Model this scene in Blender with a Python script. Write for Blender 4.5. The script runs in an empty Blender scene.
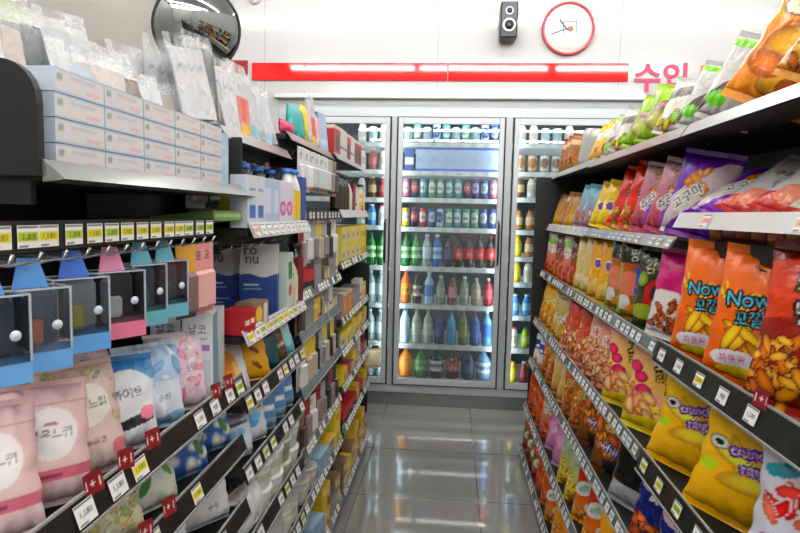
import bpy, math, random
import numpy as np
from mathutils import Vector, Matrix
random.seed(7)
RN = np.random.RandomState(11)
scene = bpy.context.scene
COL = scene.collection
R = math.radians

# ------------------------------------------------------------------ basics
def tag(o, label=None, cat=None, group=None, kind=None):
    if label: o['label'] = label
    if cat: o['category'] = cat
    if group: o['group'] = group
    if kind: o['kind'] = kind
    return o

def obj(name, me, parent=None, loc=(0, 0, 0), rot=(0, 0, 0)):
    o = bpy.data.objects.new(name, me)
    COL.objects.link(o)
    o.location = loc
    o.rotation_euler = rot
    if parent is not None:
        o.parent = parent
    return o

def lin(c):
    c = np.asarray(c, dtype=float)
    return np.where(c <= 0.04045, c / 12.92, ((c + 0.055) / 1.055) ** 2.4)

class MB:
    """collects verts/faces"""
    def __init__(s):
        s.v = []; s.f = []; s.smooth = []
    def add(s, vs, fs, smooth=False):
        n = len(s.v)
        s.v += [tuple(map(float, p)) for p in vs]
        s.f += [tuple(i + n for i in f) for f in fs]
        s.smooth += [smooth] * len(fs)
        return s
    def box(s, x0, x1, y0, y1, z0, z1, b=0.0):
        if x0 > x1: x0, x1 = x1, x0
        if y0 > y1: y0, y1 = y1, y0
        if z0 > z1: z0, z1 = z1, z0
        if b <= 0:
            vs = [(x, y, z) for z in (z0, z1) for y in (y0, y1) for x in (x0, x1)]
            fs = [(0, 2, 3, 1), (4, 5, 7, 6), (0, 1, 5, 4), (2, 6, 7, 3), (0, 4, 6, 2), (1, 3, 7, 5)]
            return s.add(vs, fs)
        vs = []; idx = {}
        for ix, x in enumerate((x0, x1)):
            for iy, y in enumerate((y0, y1)):
                for iz, z in enumerate((z0, z1)):
                    sx, sy, sz = (1 if ix == 0 else -1), (1 if iy == 0 else -1), (1 if iz == 0 else -1)
                    for ax in range(3):
                        p = [x + sx * b, y + sy * b, z + sz * b]
                        p[ax] = (x, y, z)[ax]
                        idx[(ix, iy, iz, ax)] = len(vs); vs.append(tuple(p))
        fs = []
        for ax in range(3):
            o1, o2 = [a for a in range(3) if a != ax]
            for e in (0, 1):
                q = []
                for (p, r) in ((0, 0), (1, 0), (1, 1), (0, 1)):
                    k = [0, 0, 0]; k[ax] = e; k[o1] = p; k[o2] = r
                    q.append(idx[(*k, ax)])
                fs.append(tuple(q))
        for ax in range(3):
            o1, o2 = [a for a in range(3) if a != ax]
            for p in (0, 1):
                for r in (0, 1):
                    k0 = [0, 0, 0]; k0[o1] = p; k0[o2] = r
                    k1 = list(k0); k1[ax] = 1
                    fs.append((idx[(*k0, o1)], idx[(*k1, o1)], idx[(*k1, o2)], idx[(*k0, o2)]))
        for ix in (0, 1):
            for iy in (0, 1):
                for iz in (0, 1):
                    fs.append(tuple(idx[(ix, iy, iz, a)] for a in range(3)))
        return s.add(vs, fs)
    def lathe(s, prof, n=20, c=(0, 0, 0), sy=1.0, cap=True):
        vs = []; fs = []
        for (r, z) in prof:
            for k in range(n):
                a = 2 * math.pi * k / n
                vs.append((c[0] + r * math.cos(a), c[1] + r * math.sin(a) * sy, c[2] + z))
        for i in range(len(prof) - 1):
            for k in range(n):
                fs.append((i * n + k, i * n + (k + 1) % n, (i + 1) * n + (k + 1) % n, (i + 1) * n + k))
        if cap:
            fs.append(tuple(range(n - 1, -1, -1)))
            fs.append(tuple(range((len(prof) - 1) * n, len(prof) * n)))
        return s.add(vs, fs, True)
    def tube(s, pts, r, n=8):
        pts = [Vector(p) for p in pts]
        vs = []; fs = []
        for i, p in enumerate(pts):
            d = (pts[min(i + 1, len(pts) - 1)] - pts[max(i - 1, 0)]).normalized()
            a = Vector((0, 0, 1)) if abs(d.z) < .9 else Vector((1, 0, 0))
            u = d.cross(a).normalized(); w = d.cross(u)
            for k in range(n):
                t = 2 * math.pi * k / n
                vs.append(p + (u * math.cos(t) + w * math.sin(t)) * r)
        for i in range(len(pts) - 1):
            for k in range(n):
                fs.append((i * n + k, i * n + (k + 1) % n, (i + 1) * n + (k + 1) % n, (i + 1) * n + k))
        fs.append(tuple(range(n))); fs.append(tuple(range((len(pts) - 1) * n, len(pts) * n))[::-1])
        return s.add(vs, fs, True)
    def mesh(s, name, mat):
        me = bpy.data.meshes.new(name)
        me.from_pydata(s.v, [], s.f)
        me.polygons.foreach_set('use_smooth', s.smooth)
        if mat: me.materials.append(mat)
        me.update()
        import bmesh
        bm = bmesh.new(); bm.from_mesh(me)
        bmesh.ops.recalc_face_normals(bm, faces=bm.faces)
        bm.to_mesh(me); bm.free()
        return me

# ------------------------------------------------------------------ materials
def newmat(name):
    m = bpy.data.materials.new(name); m.use_nodes = True
    nt = m.node_tree; nt.nodes.clear()
    out = nt.nodes.new('ShaderNodeOutputMaterial')
    return m, nt, out

def principled(name, col=None, rough=.5, metal=0., attr=False, bump=0., bscale=60., coat=0., stretch=None, var=0., emis=0.):
    m, nt, out = newmat(name)
    b = nt.nodes.new('ShaderNodeBsdfPrincipled')
    nt.links.new(b.outputs[0], out.inputs[0])
    b.inputs['Roughness'].default_value = rough
    b.inputs['Metallic'].default_value = metal
    b.inputs['Coat Weight'].default_value = coat
    b.inputs['Coat Roughness'].default_value = .12
    if attr:
        a = nt.nodes.new('ShaderNodeAttribute'); a.attribute_name = 'Col'
        nt.links.new(a.outputs['Color'], b.inputs['Base Color'])
    else:
        c = (*lin(col), 1)
        b.inputs['Base Color'].default_value = c
        if var > 0:
            tc = nt.nodes.new('ShaderNodeTexCoord'); nz = nt.nodes.new('ShaderNodeTexNoise')
            nz.inputs['Scale'].default_value = 3.; nz.inputs['Detail'].default_value = 4
            nt.links.new(tc.outputs['Object'], nz.inputs['Vector'])
            rp = nt.nodes.new('ShaderNodeValToRGB')
            rp.color_ramp.elements[0].color = tuple(x * (1 - var) for x in c[:3]) + (1,)
            rp.color_ramp.elements[1].color = tuple(min(1, x * (1 + var)) for x in c[:3]) + (1,)
            rp.color_ramp.elements[0].position = .3; rp.color_ramp.elements[1].position = .7
            nt.links.new(nz.outputs[0], rp.inputs[0]); nt.links.new(rp.outputs[0], b.inputs['Base Color'])
    if bump > 0:
        tc = nt.nodes.new('ShaderNodeTexCoord'); nz = nt.nodes.new('ShaderNodeTexNoise')
        mp = nt.nodes.new('ShaderNodeMapping')
        if stretch: mp.inputs['Scale'].default_value = stretch
        nz.inputs['Scale'].default_value = bscale; nz.inputs['Detail'].default_value = 3
        bp = nt.nodes.new('ShaderNodeBump'); bp.inputs['Strength'].default_value = bump; bp.inputs['Distance'].default_value = .01
        nt.links.new(tc.outputs['Object'], mp.inputs[0]); nt.links.new(mp.outputs[0], nz.inputs['Vector'])
        nt.links.new(nz.outputs[0], bp.inputs['Height']); nt.links.new(bp.outputs[0], b.inputs['Normal'])
    if emis > 0:
        b.inputs['Emission Color'].default_value = (*lin(col), 1); b.inputs['Emission Strength'].default_value = emis
    return m

def clearmat(name, tint=(1, 1, 1), ior=1.35, base=.04, rough=.05, bump=0., bscale=30.):
    m, nt, out = newmat(name)
    tr = nt.nodes.new('ShaderNodeBsdfTransparent'); tr.inputs[0].default_value = (*tint, 1)
    gl = nt.nodes.new('ShaderNodeBsdfGlossy'); gl.inputs['Roughness'].default_value = rough
    fr = nt.nodes.new('ShaderNodeFresnel'); fr.inputs[0].default_value = ior
    ad = nt.nodes.new('ShaderNodeMath'); ad.operation = 'ADD'; ad.inputs[1].default_value = base; ad.use_clamp = True
    mx = nt.nodes.new('ShaderNodeMixShader')
    nt.links.new(fr.outputs[0], ad.inputs[0]); nt.links.new(ad.outputs[0], mx.inputs[0])
    nt.links.new(tr.outputs[0], mx.inputs[1]); nt.links.new(gl.outputs[0], mx.inputs[2]); nt.links.new(mx.outputs[0], out.inputs[0])
    if bump > 0:
        tc = nt.nodes.new('ShaderNodeTexCoord'); nz = nt.nodes.new('ShaderNodeTexNoise'); nz.inputs['Scale'].default_value = bscale
        bp = nt.nodes.new('ShaderNodeBump'); bp.inputs['Strength'].default_value = bump; bp.inputs['Distance'].default_value = .02
        nt.links.new(tc.outputs['Object'], nz.inputs['Vector']); nt.links.new(nz.outputs[0], bp.inputs['Height'])
        nt.links.new(bp.outputs[0], gl.inputs['Normal']); nt.links.new(bp.outputs[0], fr.inputs['Normal'])
    return m

def emit(name, col, s):
    m, nt, out = newmat(name)
    e = nt.nodes.new('ShaderNodeEmission'); e.inputs[0].default_value = (*col, 1); e.inputs[1].default_value = s
    nt.links.new(e.outputs[0], out.inputs[0]); return m

_pm = {}
def pm(col, rough=.4, metal=0.):
    k = (tuple(round(c, 3) for c in col), rough, metal)
    if k not in _pm: _pm[k] = principled('plastic', col, rough, metal)
    return _pm[k]

M_FOIL = principled('printed_film', rough=.25, attr=True, bump=.5, bscale=38, coat=.2)
M_PACK = principled('printed_soft_film', rough=.38, attr=True, bump=.3, bscale=35, coat=.1)
M_CARD = principled('printed_card', rough=.42, attr=True)
M_CAN = principled('printed_metal', rough=.25, attr=True, metal=.25)
M_TAGP = principled('printed_tag', rough=.5, attr=True)
M_CLEAR = clearmat('clear_plastic', (.95, .97, .98), 1.4, .07, .12)
def cellomat():
    m, nt, out = newmat('cellophane')
    tr = nt.nodes.new('ShaderNodeBsdfTransparent'); tr.inputs[0].default_value = (1, 1, 1, 1)
    b = nt.nodes.new('ShaderNodeBsdfPrincipled'); b.inputs['Base Color'].default_value = (.95, .95, .96, 1); b.inputs['Roughness'].default_value = .22; b.inputs['Specular IOR Level'].default_value = .8
    tc = nt.nodes.new('ShaderNodeTexCoord'); nz = nt.nodes.new('ShaderNodeTexNoise'); nz.inputs['Scale'].default_value = 26; nz.inputs['Detail'].default_value = 3
    mp = nt.nodes.new('ShaderNodeMapping'); mp.inputs['Scale'].default_value = (1.6, 1, .5)
    bp = nt.nodes.new('ShaderNodeBump'); bp.inputs['Strength'].default_value = .8; bp.inputs['Distance'].default_value = .02
    rp = nt.nodes.new('ShaderNodeValToRGB'); rp.color_ramp.elements[0].position = .38; rp.color_ramp.elements[1].position = .62
    rp.color_ramp.elements[0].color = (.03, .03, .03, 1); rp.color_ramp.elements[1].color = (.30, .30, .30, 1)  # noise mixes in white, milky highlights painted into the film
    nt.links.new(tc.outputs['Object'], mp.inputs[0]); nt.links.new(mp.outputs[0], nz.inputs['Vector']); nt.links.new(nz.outputs[0], bp.inputs['Height']); nt.links.new(bp.outputs[0], b.inputs['Normal'])
    mx = nt.nodes.new('ShaderNodeMixShader'); nt.links.new(nz.outputs[0], rp.inputs[0]); nt.links.new(rp.outputs[0], mx.inputs[0])
    nt.links.new(tr.outputs[0], mx.inputs[1]); nt.links.new(b.outputs[0], mx.inputs[2]); nt.links.new(mx.outputs[0], out.inputs[0])
    return m
M_CELLO = cellomat()
M_GLASS = clearmat('door_glass', (.93, .97, .97), 1.45, .02, .01)
M_BLACK = principled('black_steel', (.045, .048, .052), .6, .0, bump=.05, bscale=200)
M_RACK = principled('rack_black_paint', (.075, .08, .085), .5, var=.15)
M_LIPS = principled('silver_lip', (.62, .63, .62), .28, .75, bump=.15, bscale=8, stretch=(1, 1, 1))
M_LIPW = principled('white_lip', (.84, .84, .83), .3, .1)
M_RAILB = principled('dark_tag_rail', (.085, .09, .095), .35, .0, bump=.3, bscale=14)
M_RAILG = principled('silver_tag_rail', (.50, .53, .54), .25, .45, bump=.2, bscale=14)
M_WIRE = pm((.75, .76, .77), .25, .9)
M_ALU = principled('brushed_aluminium', (.76, .78, .79), .4, .1, bump=.03, bscale=40, stretch=(1, 1, 12))
M_GASK = pm((.10, .11, .12), .6)

# ------------------------------------------------------------------ painting
_tc = {}
def textmask(s, px):
    """filled outline of a word as a 0/1 grid, px rows high"""
    k = (s, px)
    if k in _tc: return _tc[k]
    c = bpy.data.curves.new('w', 'FONT'); c.body = s; c.resolution_u = 3
    o = bpy.data.objects.new('w', c); COL.objects.link(o)
    me = o.to_mesh()
    n = len(me.vertices)
    co = np.zeros(n * 3); me.vertices.foreach_get('co', co); co = co.reshape(-1, 3)[:, :2]
    me.calc_loop_triangles()
    tr = np.array([t.vertices[:] for t in me.loop_triangles])
    o.to_mesh_clear(); bpy.data.objects.remove(o); bpy.data.curves.remove(c)
    mn = co.min(0); mxx = co.max(0); sc = (px * 3) / (mxx[1] - mn[1])
    p = (co - mn) * sc
    W = int(p[:, 0].max()) + 4; H = px * 3 + 3
    g = np.zeros((H, W), bool)
    for a, b, d in tr:
        A, B, D = p[a], p[b], p[d]
        x0, x1 = int(min(A[0], B[0], D[0])), int(max(A[0], B[0], D[0])) + 1
        y0, y1 = int(min(A[1], B[1], D[1])), int(max(A[1], B[1], D[1])) + 1
        X, Y = np.meshgrid(np.arange(x0, x1 + 1), np.arange(y0, y1 + 1))
        def e(P, Q): return (Q[0] - P[0]) * (Y - P[1]) - (Q[1] - P[1]) * (X - P[0])
        e1, e2, e3 = e(A, B), e(B, D), e(D, A)
        ins = ((e1 >= 0) & (e2 >= 0) & (e3 >= 0)) | ((e1 <= 0) & (e2 <= 0) & (e3 <= 0))
        yy, xx = Y[ins], X[ins]
        ok = (yy < H) & (xx < W)
        g[yy[ok], xx[ok]] = True
    _tc[k] = g
    return g

class Canvas:
    def __init__(s, w, h, res, base):
        s.w, s.h = w, h
        s.W = res; s.H = max(6, int(round(res * h / w)))
        s.a = np.ones((s.H, s.W, 3)) * np.array(base)
        s.X, s.Y = np.meshgrid((np.arange(s.W) + .5) / s.W, (np.arange(s.H) + .5) / s.H)
    def grad(s, c0, c1, y0=0., y1=1.):
        t = np.clip((s.Y - y0) / (y1 - y0), 0, 1)[..., None]
        m = (s.Y >= y0) & (s.Y <= y1)
        s.a[m] = (np.array(c0) * (1 - t) + np.array(c1) * t)[m]; return s
    def rect(s, x0, y0, x1, y1, c, slope=0.):
        yy = s.Y - slope * (s.X - .5)
        m = (s.X >= x0) & (s.X <= x1) & (yy >= y0) & (yy <= y1); s.a[m] = c; return s
    def wave(s, y0, amp, c, freq=1.5, ph=0., below=True):
        w = y0 + amp * np.sin(s.X * freq * 2 * math.pi + ph)
        m = (s.Y < w) if below else (s.Y > w); s.a[m] = c; return s
    def ell(s, cx, cy, rx, ry, c, ang=0., edge=None):
        asp = s.h / s.w
        dx = s.X - cx; dy = (s.Y - cy) * asp
        ca, sa = math.cos(ang), math.sin(ang)
        u = (dx * ca + dy * sa) / rx; v = (-dx * sa + dy * ca) / (ry * asp)
        d = u * u + v * v
        if edge is not None: s.a[d < 1.45] = edge
        m = d < 1; sh = (1.08 - .3 * d[m])[:, None] if edge is not None else 1
        s.a[m] = np.clip(np.array(c) * sh, 0, 1); return s
    def blobs(s, n, cols, x0, y0, x1, y1, r, edge=(.45, .2, .05), long=1.8):
        for i in range(n):
            c = cols[i % len(cols)]
            rr = r * RN.uniform(.7, 1.3)
            s.ell(RN.uniform(x0, x1), RN.uniform(y0, y1), rr * long ** .5, rr / long ** .5 * s.w / s.h, c, RN.uniform(0, 3.14), edge)
        return s
    def text(s, t, cx, cy, hh, c, ang=0., out=None, ow=1, wfit=None, shear=0., vert=False):
        """hh: letter height as a share of canvas height"""
        if vert:
            n = len(t)
            for i, ch in enumerate(t):
                s.text(ch, cx, cy + hh * 1.15 * ((n - 1) / 2 - i), hh, c, ang, out, ow)
            return s
        px = max(6, int(hh * s.H)); g = textmask(t, px)
        GH, GW = g.shape
        hp = hh * s.H; wp = GW / GH * hp
        if wfit and wp > wfit * s.W: wp = wfit * s.W
        ca, sa = math.cos(ang), math.sin(ang)
        dx = (s.X - cx) * s.W; dy = (s.Y - cy) * s.H
        u = (dx * ca + dy * sa); v = (-dx * sa + dy * ca); u = u - shear * v
        def samp(ou, ov):
            iu = ((u + ou) / wp + .5) * GW; iv = ((v + ov) / hp + .5) * GH
            ok = (iu >= 0) & (iu < GW - 1) & (iv >= 0) & (iv < GH - 1)
            r = np.zeros(u.shape, bool)
            r[ok] = g[iv[ok].astype(int), iu[ok].astype(int)]; return r
        if out is not None:
            m = np.zeros(u.shape, bool)
            for a in range(8):
                m |= samp(ow * math.cos(a * .785), ow * math.sin(a * .785))
            s.a[m] = out
        acc = np.zeros(u.shape)
        for ou, ov in ((-.25, -.25), (.25, -.25), (-.25, .25), (.25, .25)): acc += samp(ou, ov)
        acc = (acc / 4)[..., None]
        s.a = s.a * (1 - acc) + np.array(c) * acc
        return s
    def speck(s, amt):
        s.a = np.clip(s.a + RN.uniform(-amt, amt, s.a.shape[:2])[..., None], 0, 1); return s

def gridmesh(name, parts, mat, smooth=True):
    """parts: list of (pos HxWx3, col HxWx3 srgb) or one closed set"""
    V = []; C = []; F = []; n = 0
    for pos, col in parts:
        H, W = pos.shape[:2]
        V.append(pos.reshape(-1, 3)); C.append(col.reshape(-1, 3))
        i = np.arange(H * W).reshape(H, W)
        q = np.stack([i[:-1, :-1], i[:-1, 1:], i[1:, 1:], i[1:, :-1]], -1).reshape(-1, 4) + n
        F.append(q); n += H * W
    V = np.concatenate(V); C = np.concatenate(C); F = np.concatenate(F)
    return rawmesh(name, V, F, C, mat, smooth)

def rawmesh(name, V, F, C, mat, smooth=True):
    me = bpy.data.meshes.new(name)
    me.vertices.add(len(V)); me.vertices.foreach_set('co', V.astype(np.float32).ravel())
    me.loops.add(len(F) * 4); me.loops.foreach_set('vertex_index', F.astype(np.int32).ravel())
    me.polygons.add(len(F)); me.polygons.foreach_set('loop_start', np.arange(0, len(F) * 4, 4, dtype=np.int32))
    me.update(calc_edges=True); me.validate()
    ca = me.color_attributes.new('Col', 'FLOAT_COLOR', 'POINT')
    if mat.name.startswith('printed_film'):
        g = C.mean(1, keepdims=True); C = np.clip(g + (C - g) * 1.22, 0, 1); C = np.clip((C - .5) * 1.08 + .47, 0, 1)
    rgba = np.ones((len(V), 4), np.float32); rgba[:, :3] = lin(C)
    ca.data.foreach_set('color', rgba.ravel())
    me.polygons.foreach_set('use_smooth', [smooth] * len(me.polygons))
    me.materials.append(mat)
    return me

# ------------------------------------------------------------------ product shapes. local frame: x across, front = -y, z up, base at z=0
TPL = {}
def register(key, root, w, d, h, look, cat, group):
    root.hide_render = False
    TPL[key] = dict(root=root, w=w, d=d, h=h, look=look, cat=cat, group=group, used=False)

def pillow(key, cv, T, look, cat='snack bag', group=None, name='snack_bag', mat=None, seal=.06, crink=1., puff=.6, gusset=0., back=None, seals=True, botseal=True):
    mat = mat or M_FOIL
    w, h = cv.w, cv.h
    H, W = cv.H, cv.W
    sx = np.linspace(-1, 1, W); sy = np.linspace(0, 1, H)
    X, Y = np.meshgrid(sx, sy)
    rs = np.random.RandomState(abs(hash(key)) % 9999 if False else sum(map(ord, key)) * 7 % 9973)
    prof = np.clip(1 - np.abs(X) ** 2.4, 0, 1) ** puff
    vp = np.clip(1 - np.abs(2 * Y - 1) ** 3.2, 0, 1) ** .6
    if not botseal:
        vp = np.where(Y < .5, np.clip(1 - np.abs(2 * Y - 1) ** 10, 0, 1) ** .5, vp)
    t = T * prof * vp
    wr = np.zeros_like(X)
    for k in range(7):
        a = rs.uniform(-1, 1); f = rs.uniform(3, 9); ph = rs.uniform(0, 6.28)
        wr += np.sin((X * math.cos(a) * f + Y * math.sin(a) * f * h / w * 2) + ph) * rs.uniform(.2, 1) / 3
    # radial creases running down from the seals
    cre = np.sin(X * 17 + rs.uniform(0, 6)) * (np.exp(-Y * 9) * (1 if botseal else 0) + np.exp(-(1 - Y) * 9))
    amp = crink * T * .10 * prof ** .5
    t = t + amp * wr * np.clip(vp, 0, 1) + crink * T * .12 * cre * prof
    pinch = 1 - .09 * np.sin(np.pi * Y) * (T / .04)
    edge = .012 * w * np.sin(Y * 23 + rs.uniform(0, 6)) * np.sin(np.pi * Y)
    px = X * w / 2 * pinch + edge * np.abs(X)
    s0 = seal * h if (seals and botseal) else 0; s1 = h - (seal * h if seals else 0)
    pz = s0 + (s1 - s0) * Y
    pz = pz - .03 * h * (1 - np.abs(X)) * 0
    front = np.stack([px, -t, pz], -1)
    backp = np.stack([px, t * .8, pz], -1)
    idx = np.arange(H * W).reshape(H, W)
    bidx = idx.copy()
    inner = np.zeros((H, W), bool); inner[1:-1, 1:-1] = True
    bidx[inner] = H * W + np.arange(inner.sum())
    V = np.concatenate([front.reshape(-1, 3), backp[inner]])
    cb = cv.a.copy() if back is None else np.ones_like(cv.a) * np.array(back)
    if back is None:
        cb[:] = np.repeat(cv.a[:, :1], W, 1)
    C = np.concatenate([cv.a.reshape(-1, 3), cb[inner]])
    F1 = np.stack([idx[:-1, :-1], idx[:-1, 1:], idx[1:, 1:], idx[1:, :-1]], -1).reshape(-1, 4)
    F2 = np.stack([bidx[:-1, :-1], bidx[1:, :-1], bidx[1:, 1:], bidx[:-1, 1:]], -1).reshape(-1, 4)
    me = rawmesh(name, V, np.concatenate([F1, F2]), C, mat)
    root = obj(name, me)
    if seals:
        for top in (1, 0):
            if not top and not botseal: continue
            n = 5
            zz = np.linspace(s1 if top else 0, h if top else s0, n)
            xs = px[-1 if top else 0]
            x2, z2 = np.meshgrid(xs, zz)
            curl = (z2 - (s1 if top else s0)) * .25 * (1 if top else -1) * (1 + .6 * np.sin(x2 / w * 7 + rs.uniform(0, 6)))
            yy = np.tile(.0012 * (np.arange(n) % 2)[:, None] * 1.0, (1, W)) - curl * .5
            yy[0 if top else -1] = 0
            row = cv.a[-1 if top else 0]
            cc = np.tile(np.clip(row * .94 + .03, 0, 1)[None], (n, 1, 1))
            pos = np.stack([x2, yy, z2], -1)
            pos2 = pos.copy(); pos2[..., 1] += .0012
            obj('top_seal' if top else 'bottom_seal', gridmesh('seal', [(pos, cc), (pos2[:, ::-1], cc[:, ::-1])], mat), root)
    register(key, root, w, T * 1.8, h, look, cat, group)
    return root

def carton(key, cv, D, look, cat='box', group=None, name='carton', mat=None, top=None, sidecol=None, flap=True):
    w, h = cv.w, cv.h
    H, W = cv.H, cv.W
    xs = np.linspace(-w / 2, w / 2, W); zs = np.linspace(0, h, H)
    X, Z = np.meshgrid(xs, zs)
    fr = np.stack([X, np.full_like(X, -D / 2), Z], -1)
    rows = [(fr, cv.a)]
    ys = np.array([-D / 2, D / 2])
    for sgn, col in ((1, -1), (-1, 0)):
        Yg, Zg = np.meshgrid(ys, zs)
        c = np.repeat(cv.a[:, col:col + 1] if col == 0 else cv.a[:, -1:], 2, 1)
        if sidecol is not None: c = np.ones_like(c) * np.array(sidecol)
        g = np.stack([np.full_like(Yg, sgn * w / 2), Yg, Zg], -1)
        if sgn < 0: g = g[:, ::-1]; c = c[:, ::-1]
        rows.append((g, c))
    bc = np.ones((2, 2, 3)) * np.array(top if top is not None else cv.a[-1, W // 2])
    def quad(a, b, c, d): return np.array([[a, b], [d, c]], float)
    rows.append((quad((-w / 2, -D / 2, h), (w / 2, -D / 2, h), (w / 2, D / 2, h), (-w / 2, D / 2, h)), bc))
    rows.append((quad((w / 2, D / 2, 0), (-w / 2, D / 2, 0), (-w / 2, D / 2, h), (w / 2, D / 2, h)), bc))
    rows.append((quad((-w / 2, D / 2, 0), (w / 2, D / 2, 0), (w / 2, -D / 2, 0), (-w / 2, -D / 2, 0)), bc))
    me = gridmesh(name, rows, mat or M_CARD, False)
    root = obj(name, me)
    if flap:
        c2 = np.clip(np.array(bc[0, 0]) * .93, 0, 1)
        b = MB().box(-w / 2 + .0015, w / 2 - .0015, -D / 2 + .002, D / 2 - .001, h, h + .0012)
        obj('lid_flap', b.mesh('lid_flap', pm(c2, .5)), root)
    register(key, root, w, D, h, look, cat, group)
    return root

def bottle(key, r, h, body, capc, lab, look, cat='bottle', group=None, name='drink_bottle', neck=.36, lab0=.25, lab1=.6, square=False, txt=None, clear=False, capr=.45, capn='cap'):
    n = 16 if not square else 4
    rn = r * neck
    prof = [(r * .82, 0), (r, h * .03), (r, h * .2), (r * .95, h * .28), (r, h * .36), (r, h * .6), (r * .92, h * .7), (rn * 1.25, h * .83), (rn, h * .88), (rn, h * .93)]
    b = MB().lathe(prof, 16)
    m = principled('drink_' + name, body, .12, 0., coat=.4) if not clear else None
    if clear:
        m = clearmat('clear_bottle', tuple(lin(body) * .8 + .1), 1.45, .06, .05)
    root = obj(name, b.mesh(name, m))
    cr = max(rn * 1.12, r * capr * .9)
    cp = MB().lathe([(cr, h * .915), (cr * 1.02, h * .93), (cr * .98, h * .985), (cr * .8, h)], 14)
    obj(capn, cp.mesh(capn, pm(capc, .35)), root)
    if lab is not None:
        NA = 24; rr = r * 1.015
        z0, z1 = h * lab0, h * lab1
        cv = Canvas(2 * math.pi * r, z1 - z0, NA + 1, lab)
        if txt:
            cv.rect(0, .36, 1, .64, txt[1])
            for q in (.25, .75): cv.text(txt[0], q, .5, .55, txt[2] if len(txt) > 2 else lab, wfit=.3)
        A = np.linspace(0, 2 * math.pi, NA + 1) + math.pi
        Zs = np.linspace(z0, z1, cv.H)
        Ag, Zg = np.meshgrid(A, Zs)
        g = np.stack([rr * np.cos(Ag), rr * np.sin(Ag), Zg], -1)
        obj('label', gridmesh('label', [(g, cv.a)], M_CARD), root)
    register(key, root, 2 * r, 2 * r, h, look, cat, group)
    return root

def can(key, r, h, c0, c1, look, txt='', tc=(1, 1, 1), group=None, cat='can', name='drink_can'):
    NA = 28
    cv = Canvas(2 * math.pi * r, h, NA + 1, c0)
    cv.rect(0, .0, 1, .1, tuple(np.array(c0) * .7)); 
    for q in (.25, .75): cv.ell(q, .55, .16, .28, c1)
    if txt:
        for q in (.25, .75): cv.text(txt, q, .55, .2, tc, wfit=.28)
    A = np.linspace(0, 2 * math.pi, NA + 1) + math.pi
    Zs = np.linspace(0, 1, cv.H)
    Ag, Zg = np.meshgrid(A, Zs)
    rr = r * (1 - .12 * np.clip((Zg - .93) / .07, 0, 1) - .12 * np.clip((.05 - Zg) / .05, 0, 1))
    g = np.stack([rr * np.cos(Ag), rr * np.sin(Ag), Zg * h], -1)
    root = obj(name, gridmesh(name, [(g, cv.a)], M_CAN))
    obj('can_lid', MB().lathe([(r * .86, h), (r * .86, h + .002), (r * .78, h + .001)], 14).mesh('can_lid', pm((.8, .8, .82), .25, .9)), root)
    register(key, root, 2 * r, 2 * r, h, look, cat, group)

def clearbox(key, w, h, D, basec, inner, look, tabc, name='hanging_case'):
    """clear plastic gift case hanging from a coloured loop"""
    b = MB().box(-w / 2, w / 2, -D / 2, D / 2, 0, h)
    root = obj(name, b.mesh(name, M_CLEAR))
    obj('printed_base', MB().box(-w / 2 - .0008, w / 2 + .0008, -D / 2 - .0008, D / 2 + .0008, -.0008, h * .23).mesh('base', principled('case_base', basec, .3, coat=.3)), root)
    e = MB()
    for sx in (-1, 1):
        for sy in (-1, 1): e.box(sx * w / 2 - .0012, sx * w / 2 + .0012, sy * D / 2 - .0012, sy * D / 2 + .0012, h * .23, h)
        e.box(sx * w / 2 - .0012, sx * w / 2 + .0012, -D / 2, D / 2, h - .001, h + .0012)
        e.box(-w / 2, w / 2, sx * D / 2 - .0012, sx * D / 2 + .0012, h - .001, h + .0012)
    obj('clear_edges', e.mesh('edges', pm((.70, .74, .78), .2)), root)
    obj('inner_pouch', MB().box(-w * .42, w * .42, -D * .1, D * .4, h * .27, h * .95, .006).mesh('pouch', principled('pouch', inner[0], .7, bump=.3)), root)
    obj('charm', MB().box(-w * .12, w * .14, -D * .25, -D * .1, h * .3, h * .62, .004).mesh('charm', pm(inner[1], .4)), root)
    obj('round_sticker', MB().lathe([(.006, 0), (.006, .0008)], 14).mesh('sticker', pm((.85, .88, .93), .4)), root, (w * .28, -D / 2 - .0006, h * .55), (R(90), 0, 0))
    t = MB()
    t.add([(-.020, -.002, h), (.020, -.002, h), (.011, .004, h + .035), (-.011, .004, h + .035), (-.020, .0, h), (.020, .0, h), (.011, .006, h + .035), (-.011, .006, h + .035)],
          [(0, 1, 2, 3), (7, 6, 5, 4), (0, 3, 7, 4), (1, 5, 6, 2), (3, 2, 6, 7), (0, 4, 5, 1)])
    obj('hang_tab', t.mesh('tab', pm(tabc, .3)), root)
    register(key, root, w, D, h, look, 'case', 'hanging gift cases')

def packet(key, w, h, cardc, accent, look, name='clear_packet', T=.012, mid=None, cardh=.8, group=None, res=14, txt=None):
    """cellophane sleeve with a printed card and goods inside"""
    cv = Canvas(w, h * cardh, res, cardc)
    if mid: cv.rect(0, mid[0], 1, mid[1], mid[2])
    if accent is not None: cv.rect(0, .0, 1, .22, accent)
    if txt: cv.text(txt, .5, .75, .12, (.35, .35, .38), wfit=.7)
    cv.speck(.04)
    cv2 = Canvas(w, h, 22, (1, 1, 1))
    root = pillow(key, cv2, T, look, 'packet', group, name, mat=M_CELLO, seal=.05, crink=3.2, puff=.5)
    X, Z = np.meshgrid(np.linspace(-w * .45, w * .45, cv.W), np.linspace(h * .04, h * .04 + h * cardh, cv.H))
    Yb = -.003 - .35 * T * (1 - (X / (w * .45)) ** 2)
    obj('inner_card', gridmesh('card', [(np.stack([X, Yb, Z], -1), cv.a), (np.stack([X, np.full_like(X, .002), Z], -1)[:, ::-1], cv.a[:, ::-1])], M_CARD), root)
    return root

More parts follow.
